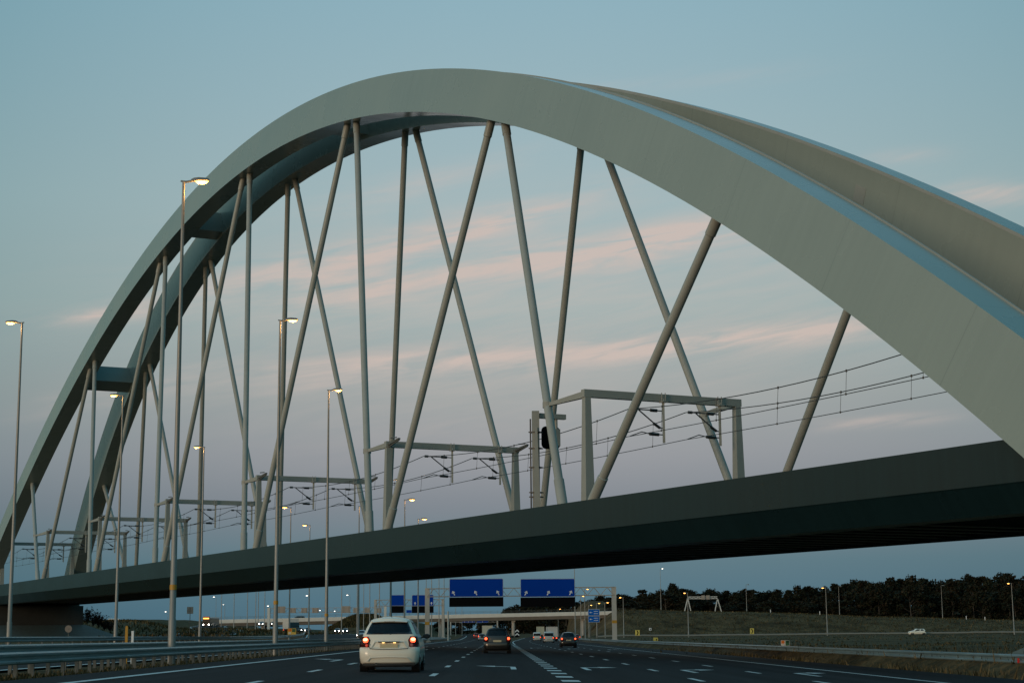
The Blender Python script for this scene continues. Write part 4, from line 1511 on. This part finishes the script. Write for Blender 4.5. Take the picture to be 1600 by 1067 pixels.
def vehicle(name, label, loc, rz, L, W, H, prof, color, rear='dim', head=False, group='vehicles on the motorway', cat='car', detail=False, wr=.31):
    o = empty(name, loc, rz, label, cat, group)
    hs = H / prof[-1][0]
    hw0 = W / 2
    rings, tags, zs = [], None, []
    for (z, yr, yf, wf, _) in prof:
        hw = hw0 * wf
        rc = min(.28 if z < .95 else .17, hw * .35)
        P, tags = outline(yr, yf * L, hw, rc, rc * 1.2, .05, .10)
        rings.append([(x, y, z * hs + (.055 * max(0, (z - 1.15) / .36) * (1 - (x / hw) ** 2) if prof is HATCH else 0)) for x, y in P])
        zs.append(z)
    bm_ = MB()
    bm_.quads(rings, close=True)
    bm_.face(rings[-1])
    bm_.face(rings[0][::-1])
    body = bm_.build('body', color, o, smooth=True, sharp=38)
    n = len(tags)

    def patch(nm, mt_, zr, test, off, par, frac=1.0, smooth=True):
        """a panel following the body skin over a range of heights"""
        ii = [i for i in range(len(zs)) if zr[0] - 1e-6 <= zs[i] <= zr[1] + 1e-6]
        mb = MB()
        for a, b in zip(ii, ii[1:]):
            for k in range(n):
                k2 = (k + 1) % n
                if test(k, k2):
                    q = [Vector(rings[a][k]), Vector(rings[a][k2]), Vector(rings[b][k2]), Vector(rings[b][k])]
                    nn = (q[1] - q[0]).cross(q[3] - q[0]).normalized()
                    c = sum(q, Vector()) / 4
                    if nn.dot(c - Vector((0, L / 2, c.z))) < 0:
                        nn = -nn
                    mb.face([v + nn * off for v in q])
        if not mb.f:
            return None
        bm2 = bmesh.new()
        ob = mb.build(nm, mt_, par)
        bm2.from_mesh(ob.data)
        bmesh.ops.remove_doubles(bm2, verts=bm2.verts, dist=.03)
        r_ = bmesh.ops.extrude_face_region(bm2, geom=list(bm2.faces))
        for v in [g_ for g_ in r_['geom'] if isinstance(g_, bmesh.types.BMVert)]:
            pass
        bmesh.ops.recalc_face_normals(bm2, faces=bm2.faces)
        bm2.to_mesh(ob.data)
        bm2.free()
        for p_ in ob.data.polygons:
            p_.use_smooth = smooth
        return ob
    is_van = prof is VAN
    g0, g1 = (1.06, 1.405) if prof is HATCH else ((1.1, 1.62) if is_van else (1.02, 1.28))
    R_ = [k for k in range(n) if tags[k] == 'R']
    F_ = [k for k in range(n) if tags[k] == 'F']
    S_ = [k for k in range(n) if tags[k] == 'S']
    S2 = [k for k in range(n) if tags[k] == 'S2']
    rw = patch('rear_window', GLASS, (g0, g1), lambda a, b: (a in R_ or tags[a] == 'RC2') and (b in R_ or tags[b] == 'RC') and not (tags[a] == 'RC2' and tags[b] == 'RC2'), .006, o)
    patch('windscreen', GLASS, (g0 if not is_van else 1.1, g1), lambda a, b: a in F_ and b in F_, .006, o)
    for S in (S_, S2):
        lo, hi = S[0], S[-1]
        patch('side_window', GLASS, (g0, g1), lambda a, b: lo + 1 <= a and b <= hi - 1 and a in S and a - lo not in (5,), .006, o)
    # wheels
    ax = [.66 if not is_van else .75, L - .75]
    for yy in ax:
        for s in (-1, 1):
            wh = MB()
            x1, x0 = s * (hw0 - .0), s * (hw0 - .22)
            rows = []
            for (x, r_) in ((x0, wr * .7), (x0, wr * .95), (x0 + s * .03, wr), (x1 - s * .03, wr), (x1, wr * .94), (x1 - s * .01, wr * .66)):
                rows.append([(x, yy + r_ * math.cos(k * math.pi / 10), wr + r_ * math.sin(k * math.pi / 10)) for k in range(20)])
            wh.quads(rows, close=True)
            w_ = wh.build('wheel', TYRE, o, smooth=True, sharp=50)
            if detail or abs(rz) > 1:
                rm = MB()
                rm.tube([(x1 - s * .06, yy, wr), (x1 - s * .012, yy, wr)], wr * .66, 20)
                for k in range(5):
                    a = k * 2 * math.pi / 5
                    rm.bar((x1 - s * .008, yy + .05 * math.cos(a), wr + .05 * math.sin(a)), (x1 - s * .008, yy + wr * .62 * math.cos(a), wr + wr * .62 * math.sin(a)), .05, .025)
                rm.build('rim', RIM, w_)
            # dark wheel opening behind the tyre
            wa = MB()
            wa.tube([(s * (hw0 - .24), yy, wr + .01), (s * (hw0 - .006), yy, wr + .01)], wr + .055, 22)
            wa.build('wheel_arch', TRIM, o)
    # lamps
    tz0, tz1 = (.70, 1.0) if prof is HATCH else ((.55, 1.0) if is_van else (.65, .95))
    for s in (-1, 1):
        if s > 0:
            tst = lambda a, b: (tags[a] in ('RC',) and tags[b] in ('RC', 'S')) or (tags[a] == 'R' and tags[b] == 'RC')
        else:
            tst = lambda a, b: (tags[a] == 'RC2' and (tags[b] in ('RC2', 'R'))) or (tags[a] == 'S2' and tags[b] == 'RC2')
        tl = patch('tail_lamp', TAILH, (tz0, tz1), tst, .012, o)
        if detail and tl:
            xx = s * (hw0 * .965 - .17)
            for (z, r_, mt_, nm_) in ((.895, .082, TAILON, 'brake_bulb'), (.745, .06, TAILREV if s > 0 else TAILLOW, 'lower_bulb')):
                d_ = MB()
                rows = []
                yb = .165 + (.03 if z < .8 else .05)
                nrm = Vector((s * .42, -1, .05)).normalized()
                up = Vector((0, 0, 1)); si = nrm.cross(up).normalized()
                c = Vector((xx + (s * .012 if z > .8 else -s * .02), yb - .055, z * hs))
                for (q_, dd) in ((1.0, -.03), (1.0, .012), (.7, .03), (.3, .038)):
                    rows.append([c + nrm * dd + (si * math.cos(k * math.pi / 8) + up * math.sin(k * math.pi / 8)) * r_ * q_ for k in range(16)])
                d_.quads(rows, close=True); d_.face(rows[-1])
                d_.build(nm_, mt_, tl, smooth=True)
                if z > .8:
                    d2 = MB()
                    c2 = c + Vector((0, 0, .02))
                    rows2 = [[c2 + nrm * dd + (si * math.cos(k * math.pi / 8) + up * .6 * math.sin(k * math.pi / 8)) * r_ * q_ for k in range(16)] for (q_, dd) in ((.85, .02), (.8, .042))]
                    d2.quads(rows2, close=True); d2.face(rows2[-1])
                    d2.build('filament', TAILHOT, tl, smooth=True)
        elif rear == 'lit' and tl:
            mb = MB()
            mb.tube([(s * (hw0 - .15), .1, (tz0 + tz1) / 2 * hs + .04), (s * (hw0 - .15), -.0 if is_van else .08, (tz0 + tz1) / 2 * hs + .04)], .085, 10)
            mb.build('brake_bulb', TAILON, tl)
        # headlamp
        hl = MB()
        hz = .66 * hs if not is_van else .75
        rows = []
        yb = L * .985 - .02
        for (q_, dd) in ((1, 0), (.85, .08), (.4, .11)):
            rows.append([(s * (hw0 - .28) + .13 * q_ * math.cos(k * math.pi / 6), yb + dd, hz + .085 * q_ * math.sin(k * math.pi / 6)) for k in range(12)])
        hl.quads(rows, close=True); hl.face(rows[-1])
        hl.build('headlight', HEADON if head else CHROME, o, smooth=True)
        # mirror
        mr = MB()
        mz = 1.0 * hs if not is_van else 1.15
        ym = L * .63 if not is_van else L * .72
        rows = []
        for (q_, dd) in ((.75, -.05), (1, -.02), (.9, .06), (.45, .12)):
            rows.append([(s * (hw0 + .11) + .11 * q_ * math.cos(k * math.pi / 6), ym + dd, mz + .075 * q_ * math.sin(k * math.pi / 6)) for k in range(12)])
        mr.quads(rows, close=True); mr.face(rows[0]); mr.face(rows[-1])
        mr.bar((s * (hw0 - .08), ym, mz - .05), (s * (hw0 + .04), ym, mz - .03), .05, .04)
        mr.build('mirror', TRIM, o, smooth=True, sharp=40)
    # plate
    pz = .74 * hs if prof is HATCH else .6
    py = -.06 if not detail else .055
    mb = MB()
    mb.box((0, (.03 if prof is HATCH else -.06), pz), (.5, .03, .11))
    mb.build('number_plate', PLATE if not is_van else PLATE, o)
    # underbody
    mb = MB(); mb.box((0, L / 2, .2), (W * .8, L * .86, .12)); mb.build('underbody', TRIM, o)
    return o, body, hs


def detail_hatch(o, body, W, hs):
    hw0 = W / 2
    # recessed number plate housing drawn as a raised lip round a recess
    mb = MB()
    rows = []
    for (zz, ww, yy) in ((.90, .42, .072), (.86, .40, .062), (.665, .50, .035), (.64, .50, .03)):
        pass
    out = [(-.44, .875), (.44, .875), (.56, .655), (-.56, .655)]
    inn = [(-.40, .855), (.40, .855), (.515, .672), (-.515, .672)]

    def Y(z): return .058 + (z - .66) * .12
    for k in range(4):
        k2 = (k + 1) % 4
        a, b, c, d = out[k], out[k2], inn[k2], inn[k]
        f = [(p[0], Y(p[1]) - .012 - .02 * (p in (c, d)), p[1] * hs) for p in (a, b, c, d)]
        mb.face(f)
    pr = mb.build('plate_surround', MATS['car_white'], o)
    mb = MB()
    mb.box((0, .012, .845 * hs), (.62, .05, .03)); mb.build('handle_trim', TRIM, pr)
    for x in (-.16, .16):
        mb = MB(); mb.box((x, .0, .825 * hs), (.07, .03, .022)); mb.build('plate_lamp', PLATELIT, pr)
    # tailgate shut line
    mb = MB()
    pts = [(-.60, 1.0, .145), (-.58, .80, .088), (-.54, .66, .005), (-.3, .645, -.03), (0, .642, -.045), (.3, .645, -.03), (.54, .66, .005), (.58, .80, .088), (.60, 1.0, .145)]
    mb.tube([(x, y - .01, z * hs) for x, z, y in pts], .009, 6); mb.build('shut_line', TRIM, o)
    # bumper lower crease + diffuser
    mb = MB()
    mb.tube([(-.62, -.008, .30), (-.52, -.04, .405), (0, -.065, .42), (.52, -.04, .405), (.62, -.008, .30)], .014, 6); mb.build('bumper_crease', MATS['car_white'], o)
    mb = MB()
    rows = [[(x, -.03 - .045 * (1 - (x / .74) ** 2) + .02, z) for x in axis([(-.74, .74, 10)])] for z in (.185, .245)]
    mb.quads(rows); mb.quads([[(p[0], p[1] + .1, p[2]) for p in r_] for r_ in rows]); mb.build('lower_trim', TRIM, o)
    mb = MB(); mb.tube([(-.36, -.05, .23), (-.36, .12, .23)], .035, 12); mb.tube([(-.36, -.052, .23), (-.36, -.048, .23)], .022, 12); mb.build('exhaust', mat('exhaust_steel', (.1, .1, .1), .4, .8), o)
    # wiper, antenna, badge
    mb = MB(); mb.tube([(.03, .155, 1.075 * hs), (-.2, .165, 1.10 * hs), (-.5, .155, 1.085 * hs)], .012, 6); mb.tube([(.03, .135, 1.05 * hs), (.03, .17, 1.09 * hs)], .03, 8); mb.build('rear_wiper', TRIM, o)
    mb = MB(); mb.tube([(.02, .95, 1.5 * hs), (.02, .80, 1.5 * hs + .22)], [.012, .006], 6); mb.tube([(.02, 1.0, 1.495 * hs), (.02, .93, 1.53 * hs)], .035, 8); mb.build('antenna', TRIM, o)
    # spoiler lip
    mb = MB()
    rows = []
    for x in axis([(-.5, .5, 12)]):
        k = 1 - (x / .5) ** 2
        rows.append([(x, .40 - .06 * k, 1.43 * hs + .04 * k), (x, .36 - .06 * k, 1.405 * hs + .025 * k), (x, .38 - .05 * k, 1.39 * hs + .015 * k), (x, .5, 1.40 * hs), (x, .64, 1.475 * hs + .035 * k)])
    mb.quads(rows, close=True); mb.face(rows[0]); mb.face(rows[-1]); mb.build('spoiler', MATS['car_white'], o, smooth=True, sharp=35)
    mb = MB(); mb.box((0, .318, 1.425 * hs), (.3, .02, .018)); mb.build('high_brake_lamp', TAILH, o)
    # seats seen through the glass: head rests standing just inside
    return


WHITE = paint('car_white', (.86, .77, .64), .32)
BLACK = paint('car_black', (.012, .012, .013), .25)
GREYP = paint('car_grey', (.014, .013, .011), .28)
SILV = paint('car_silver', (.35, .35, .35), .3)
REDP = paint('car_red', (.25, .02, .02), .3)
VANW = paint('van_white', (.62, .60, .56), .4)
DKB = paint('car_dark_blue', (.02, .026, .035), .3)


def rd(x, y, sh=sL):
    return (x, y, zmain(x - sh(y), y) + .005)


o, body, hs = vehicle('hatchback', 'white five-door hatchback with lit round tail lamps driving ahead in the left lanes', rd(-3.14, 48.6), 0, 3.94, 1.72, 1.5, HATCH, WHITE, detail=True)
detail_hatch(o, body, 1.72, hs)
vehicle('hatchback', 'dark grey hatchback with red tail lamps ahead in the middle lane', rd(-.12, 104), 0, 4.0, 1.68, 1.5, HATCH, GREYP, rear='lit')
vehicle('hatchback', 'black hatchback with a yellow plate in the right lanes below the right blue sign', rd(7.0, 172, sR), 0, 3.7, 1.66, 1.5, HATCH, BLACK, rear='lit')
vehicle('passenger_car', 'silver car partly behind the dark grey hatchback', rd(-3.75, 372), 0, 4.3, 1.78, 1.45, HATCH, SILV, rear='lit')
vehicle('passenger_car', 'small far car with bright red tail lamps left of the silver car', rd(-6.8, 505), 0, 4.2, 1.75, 1.45, HATCH, REDP, rear='lit')
vehicle('passenger_car', 'red car on the right edge of the road beside the black hatchback', rd(20.6, 452, sR), 0, 4.3, 1.8, 1.5, HATCH, REDP, rear='lit')
vehicle('van', 'left one of two white vans in the right lanes', rd(8.65, 390, sR), 0, 4.6, 1.86, 1.95, VAN, VANW, rear='lit', cat='van')
vehicle('van', 'right one of two white vans, in front of the white box truck', rd(8.9, 306, sR), 0, 4.6, 1.9, 1.95, VAN, VANW, rear='lit', cat='van')
c = at(1433.5, 992, 425)
vehicle('passenger_car', 'white car seen from the side on the slip road below the bank', (c.x + 2.1, c.y, terrain(c.x, c.y) + .2), R(90), 4.25, 1.75, 1.45, HATCH, WHITE)


def truck(label, loc, rz, w, h, L, boxm, cabm, name='box_truck', lit='rear'):
    o = empty(name, loc, rz, label, 'truck', 'vehicles on the motorway')
    mb = MB(); mb.box((0, L * .42, 1.0 + (h - 1.0) / 2), (w, L * .84, h - 1.0))
    for s in (-1, 1):
        mb.box((s * (w / 2 - .03), -.02, 1.0 + (h - 1) / 2), (.1, .08, h - 1.04))
    mb.box((0, -.02, h - .06), (w - .2, .08, .1)); mb.box((0, -.02, 1.08), (w - .2, .08, .14)); mb.box((0, -.025, 1 + (h - 1) / 2), (.05, .06, h - 1.4))
    bx = mb.build('cargo_box', boxm, o)
    mb = MB()
    mb.hexa([(-w * .48, L * .855, .5), (w * .48, L * .855, .5), (w * .47, L, .5), (-w * .47, L, .5), (-w * .46, L * .855, 2.6), (w * .46, L * .855, 2.6), (w * .44, L * .95, 2.55), (-w * .44, L * .95, 2.55)])
    cb = mb.build('cab', cabm, o)
    mb = MB(); mb.box((0, L * .45, .75), (w * .5, L * .85, .3)); mb.box((0, .12, .62), (w * .95, .1, .2)); mb.build('chassis', TRIM, o)
    for yy in (L * .2, L * .28, L * .88):
        for s in (-1, 1):
            mb = MB(); mb.tube([(s * (w / 2 - .3), yy, .5), (s * (w / 2 - .02), yy, .5)], .5, 18); mb.tube([(s * (w / 2 - .1), yy, .5), (s * (w / 2), yy, .5)], .22, 12); mb.build('wheel', TYRE, o)
    for s in (-1, 1):
        mb = MB(); mb.box((s * (w / 2 - .25), .04, .75), (.3, .06, .16)); mb.build('tail_lamp', TAILON, o)
        mb = MB(); mb.box((s * (w / 2 - .3), L + .01, .85), (.3, .06, .2)); mb.build('headlight', HEADON if lit == 'front' else CHROME, o)
    mb = MB(); mb.face([(-w * .4, L * 1.001 - .03, 1.5), (w * .4, L * 1.001 - .03, 1.5), (w * .39, L * .963, 2.4), (-w * .39, L * .963, 2.4)]); mb.build('windscreen', GLASS, cb)
    return o


TRW = mat('truck_white', (.60, .56, .52), .5, var=.06, vscale=1)
TRG = mat('truck_cream', (.42, .42, .33), .5, var=.06, vscale=1)
truck('white box truck ahead of the right white van', rd(12.2, 392, sR), 0, 2.45, 3.3, 8.5, TRW, VANW)
truck('greenish cream truck between the two white vans, farther ahead', rd(13.6, 560, sR), 0, 2.4, 3.6, 9, TRG, VANW)
truck('pale truck above the roof of the silver car in the left branch', rd(-3.0, 430), 0, 2.6, 3.55, 10, mat('truck_ivory', (.55, .52, .42), .5), VANW)


def head_on(px, py, d, label, kind='car', color=DKB, prof=HATCH, rz=math.pi, lift=0.0, on='terrain'):
    c = at(px, py, d)
    if on == 'opp':
        z = zopp(c.x, c.y)
    elif on == 'ramp':
        z = path(RAMP, c.y)[1]
    else:
        z = c.z
    L, W, H = (4.3, 1.78, 1.46) if prof is HATCH else (4.9, 1.95, 2.0)
    return vehicle('passenger_car' if prof is HATCH else 'van', label, (c.x, c.y + L, z + .01), rz, L, W, H, prof, color, head=True, group='oncoming vehicles', cat=kind)


head_on(526.3, 987, 520, 'left one of two oncoming cars with bright headlights before the grassy mound', on='opp')
head_on(538.8, 987, 520, 'right one of two oncoming cars with bright headlights before the grassy mound', on='opp')
head_on(564, 990, 300, 'pale oncoming car peeking out left of the white hatchback', color=SILV, on='opp')
head_on(468, 990, 560, 'oncoming car with small headlights beside the orange and green sign', on='opp')
head_on(479.5, 990, 540, 'second oncoming car with small headlights right of the orange and green sign', on='opp')
head_on(340.5, 973, 720, 'oncoming car with headlights just right of the coach on the ramp', on='ramp')
head_on(368.5, 975, 660, 'dark oncoming car on the ramp at the left end of the overpass', on='ramp')
head_on(390.5, 975, 760, 'oncoming car with paired headlights in the middle of the ramp', on='ramp')
head_on(407.5, 981, 600, 'silver oncoming car lowest on the ramp left of the white gantry column', color=SILV, on='ramp')
head_on(427, 981, 600, 'oncoming car half hidden right of the white gantry column', color=DKB, on='ramp')
c = at(470, 964, 624)
vehicle('passenger_car', 'dark car with headlights crossing on the overpass', (c.x + 1.4, oy + 6, zo(c.x) - 1.28), R(115), 4.5, 1.85, 1.9, VAN, DKB, head=True, cat='car', group='oncoming vehicles')
c = at(175, 979, 500)
vehicle('van', 'white van half hidden behind the left bank edge', (c.x + 2.4, c.y, terrain(c.x, c.y) - 1.1), R(90), 4.9, 1.9, 1.95, VAN, VANW, cat='van', group='oncoming vehicles')
# white truck on the left with dark cab front
c = at(443, 988, 420)
truck('white oncoming truck with a dark front beneath the overpass at left', (c.x, c.y + 8, zopp(c.x, c.y) + .3), math.pi + .35, 2.5, 3.4, 8.0, TRW, DKB, lit='off')
# coach with destination display
c = at(328, 979, 560)
o = empty('coach', (c.x, c.y + 11, path(RAMP, 560)[1] + .02), math.pi - .12, 'dark coach with a glowing orange and red display coming down the ramp', 'bus', 'oncoming vehicles')
mb = MB()
rows = []
for (yy, k) in ((0, .93), (.12, 1), (10.7, 1), (11.0, .94)):
    w, h = 1.27 * k, 3.2
    rows.append([(-w, yy, .35), (-w, yy, 2.9), (-w + .2, yy, h), (w - .2, yy, h), (w, yy, 2.9), (w, yy, .35)])
mb.quads(rows, close=True); mb.face(rows[0]); mb.face(rows[-1]); mb.build('body', paint('coach_dark', (.05, .03, .02), .4), o)
mb = MB(); mb.box((0, 11.02, 1.9), (2.2, .06, 1.3)); mb.build('windscreen', GLASS, o)
mb = MB(); mb.box((0, 11.04, 2.8), (1.9, .08, .38)); mb.build('display', DISPLAY, o)
mb = MB(); mb.box((0, 10.8, 3.27), (2.2, .5, .28)); mb.build('roof_fairing', paint('coach_red', (.5, .02, .02), .4), o)
for s in (-1, 1):
    mb = MB(); mb.box((s * .95, 11.03, .8), (.36, .08, .24)); mb.build('headlight', HEADON, o)
    for yy in (2.5, 8.3):
        mb = MB(); mb.tube([(s * .95, yy, .5), (s * 1.26, yy, .5)], .5, 18); mb.tube([(s * 1.2, yy, .5), (s * 1.29, yy, .5)], .2, 12); mb.build('wheel', TYRE, o)

# ------------------------------------------------------------------ light: after-sunset sky
SUN_EL, SUN_AZ = 2.0, 224.0        # the glow of the set sun lies behind the camera, to the left
W_ = bpy.data.worlds.new('World')
SC.world = W_
W_.use_nodes = True
nt = W_.node_tree
for n in list(nt.nodes):
    nt.nodes.remove(n)
Lk = nt.links.new


def N(tp, **kw):
    n = nt.nodes.new(tp)
    for k, v in kw.items():
        setattr(n, k, v)
    return n


def M_(op, a, b=None, c=None, clamp=False):
    n = N('ShaderNodeMath', operation=op)
    n.use_clamp = clamp
    for i, v in enumerate((a, b, c)):
        if v is None:
            continue
        if isinstance(v, (int, float)):
            n.inputs[i].default_value = v
        else:
            Lk(v, n.inputs[i])
    return n.outputs[0]


outn = N('ShaderNodeOutputWorld')
bg = N('ShaderNodeBackground')
Lk(bg.outputs[0], outn.inputs[0])
tc = N('ShaderNodeTexCoord')
sep = N('ShaderNodeSeparateXYZ')
Lk(tc.outputs['Generated'], sep.inputs[0])
el = M_('ARCSINE', sep.outputs['Z'])
az = M_('ARCTAN2', sep.outputs['X'], sep.outputs['Y'])


def lin(c):
    return tuple((v / 255 / 12.92) if v / 255 <= .04045 else ((v / 255 + .055) / 1.055) ** 2.4 for v in c)


def ramp_el(stops):
    mr = N('ShaderNodeMapRange')
    mr.inputs[1].default_value = R(-5); mr.inputs[2].default_value = R(90)
    Lk(el, mr.inputs[0])
    cr = N('ShaderNodeValToRGB')
    cr.color_ramp.interpolation = 'B_SPLINE' if False else 'LINEAR'
    els = cr.color_ramp.elements
    while len(els) > 1:
        els.remove(els[-1])
    for i, (d, c) in enumerate(stops):
        e_ = els[0] if i == 0 else els.new((d + 5) / 95)
        e_.position = (d + 5) / 95
        e_.color = (*lin(c), 1)
    Lk(mr.outputs[0], cr.inputs[0])
    return cr.outputs[0]


SKY_FRONT = [(-5, (60, 85, 98)), (0, (72, 108, 126)), (1.2, (77, 114, 131)), (2.5, (88, 120, 134)), (4.4, (124, 132, 143)), (6.0, (145, 148, 155)), (8.0, (156, 161, 162)), (11, (161, 175, 175)), (14.5, (160, 180, 184)), (18, (150, 177, 186)), (21.5, (140, 174, 187)), (32, (130, 172, 190)), (55, (118, 170, 198)), (90, (114, 168, 200))]
SKY_BACK = [(-5, (90, 80, 70)), (0, (222, 190, 145)), (4, (230, 214, 182)), (10, (206, 208, 188)), (20, (180, 196, 190)), (40, (140, 180, 196)), (90, (114, 168, 200))]
cf, cb_ = ramp_el(SKY_FRONT), ramp_el(SKY_BACK)
sd = (math.sin(R(232)), math.cos(R(232)), 0)
dt = N('ShaderNodeVectorMath', operation='DOT_PRODUCT')
Lk(tc.outputs['Generated'], dt.inputs[0]); dt.inputs[1].default_value = sd
bk_f = N('ShaderNodeMapRange'); bk_f.interpolation_type = 'SMOOTHSTEP'
bk_f.inputs[1].default_value = -.35; bk_f.inputs[2].default_value = .9
Lk(dt.outputs['Value'], bk_f.inputs[0])
mix = N('ShaderNodeMix', data_type='RGBA')
Lk(bk_f.outputs[0], mix.inputs['Factor']); Lk(cf, mix.inputs['A']); Lk(cb_, mix.inputs['B'])
azc = M_('MINIMUM', M_('ABSOLUTE', M_('SUBTRACT', az, 0.03)), .6)
dm = M_('MULTIPLY', M_('MULTIPLY', azc, azc), M_('SUBTRACT', 1.0, bk_f.outputs[0]))
cx3 = N('ShaderNodeCombineXYZ')
for i_, k_ in enumerate((2.6, 1.6, 1.45)):
    Lk(M_('SUBTRACT', 1.0, M_('MULTIPLY', dm, k_)), cx3.inputs[i_])
vs = N('ShaderNodeVectorMath', operation='MULTIPLY')
Lk(mix.outputs['Result'], vs.inputs[0]); Lk(cx3.outputs[0], vs.inputs[1])
sky_c = vs.outputs[0]

# thin pink cloud streaks lit by the last sun
def streak(a0, e0, slope, hl, ht, amp):
    da = M_('SUBTRACT', az, a0)
    de = M_('SUBTRACT', M_('SUBTRACT', el, e0), M_('MULTIPLY', da, slope))
    g1 = M_('EXPONENT', M_('MULTIPLY', M_('POWER', M_('ABSOLUTE', M_('DIVIDE', da, hl)), 2.6), -1))
    g2 = M_('EXPONENT', M_('MULTIPLY', M_('POWER', M_('ABSOLUTE', M_('DIVIDE', de, ht)), 2.0), -1))
    return M_('MULTIPLY', M_('MULTIPLY', g1, g2), amp)


def pe(px, py):
    p = at(px, py, 1000.0) - Vector((0, 0, CAMZ))
    p.normalize()
    return math.atan2(p.x, p.y), math.asin(p.z)


tot = None
for (x0, y0, x1, y1, ht, amp) in ((330, 452, 880, 318, 26, .85), (640, 440, 1170, 345, 22, .95), (560, 575, 1400, 505, 20, .75), (880, 560, 1420, 498, 14, .5), (80, 498, 260, 482, 12, .55), (1470, 305, 1640, 300, 16, .6), (380, 600, 700, 560, 24, .45), (60, 640, 330, 585, 22, .3), (480, 330, 800, 250, 22, .3), (1280, 665, 1480, 650, 9, .45), (1350, 250, 1480, 240, 12, .22), (420, 470, 640, 440, 30, .5), (940, 400, 1180, 350, 24, .5), (820, 150, 1240, 110, 16, .12), (330, 470, 1400, 390, 95, .30), (420, 640, 1300, 560, 80, .16), (100, 505, 240, 470, 7, .4), (700, 372, 880, 322, 9, .6), (980, 372, 1150, 340, 9, .5), (1500, 420, 1640, 400, 14, .3)):
    (a0, e0), (a1, e1) = pe(x0, y0), pe(x1, y1)
    s_ = streak((a0 + a1) / 2, (e0 + e1) / 2, (e1 - e0) / (a1 - a0), abs(a1 - a0) / 2 * 1.1, ht / F, amp)
    tot = s_ if tot is None else M_('ADD', tot, s_)
cmb = N('ShaderNodeCombineXYZ')
Lk(M_('MULTIPLY', az, 13.0), cmb.inputs[0])
Lk(M_('MULTIPLY', M_('SUBTRACT', el, M_('MULTIPLY', az, .16)), 105.0), cmb.inputs[1])
nz = N('ShaderNodeTexNoise'); nz.inputs['Scale'].default_value = 1.0; nz.inputs['Detail'].default_value = 7; nz.inputs['Roughness'].default_value = .6; nz.inputs['Distortion'].default_value = .5
Lk(cmb.outputs[0], nz.inputs['Vector'])
nf = N('ShaderNodeMapRange'); nf.inputs[1].default_value = .34; nf.inputs[2].default_value = .64; nf.inputs[3].default_value = .12; nf.inputs[4].default_value = 1.25
Lk(nz.outputs['Fac'], nf.inputs[0])
cl = M_('MULTIPLY', tot, nf.outputs[0], clamp=True)
mix2 = N('ShaderNodeMix', data_type='RGBA')
Lk(M_('MULTIPLY', cl, .8), mix2.inputs['Factor']); Lk(sky_c, mix2.inputs['A']); mix2.inputs['B'].default_value = (*lin((206, 186, 177)), 1)
# physically based dusk sky added on top
ns = N('ShaderNodeTexSky', sky_type='NISHITA')
ns.sun_disc = False
ns.sun_elevation = R(SUN_EL)
ns.sun_rotation = R(SUN_AZ)
nsc = N('ShaderNodeVectorMath', operation='SCALE'); nsc.inputs['Scale'].default_value = 0.012
Lk(ns.outputs[0], nsc.inputs[0])
ad = N('ShaderNodeVectorMath', operation='ADD')
Lk(mix2.outputs['Result'], ad.inputs[0]); Lk(nsc.outputs[0], ad.inputs[1])
Lk(ad.outputs[0], bg.inputs['Color'])
bg.inputs['Strength'].default_value = 1.0

sun = bpy.data.lights.new('sun', 'SUN')
sun.energy = 0.76
sun.angle = R(14)
sun.color = (1.0, .74, .50)
so = bpy.data.objects.new('sun', sun)
COL.objects.link(so)
dv = Vector((-math.sin(R(SUN_AZ)) * math.cos(R(6)), -math.cos(R(SUN_AZ)) * math.cos(R(6)), -math.sin(R(6))))
so.rotation_euler = dv.to_track_quat('-Z', 'Y').to_euler()

SC.view_settings.view_transform = 'Standard'
SC.view_settings.look = 'None'
SC.view_settings.exposure = 0
SC.view_settings.gamma = 1
SC.render.engine = 'CYCLES'
SC.cycles.use_denoising = True
SC.cycles.max_bounces = 6
SC.cycles.sample_clamp_indirect = 4
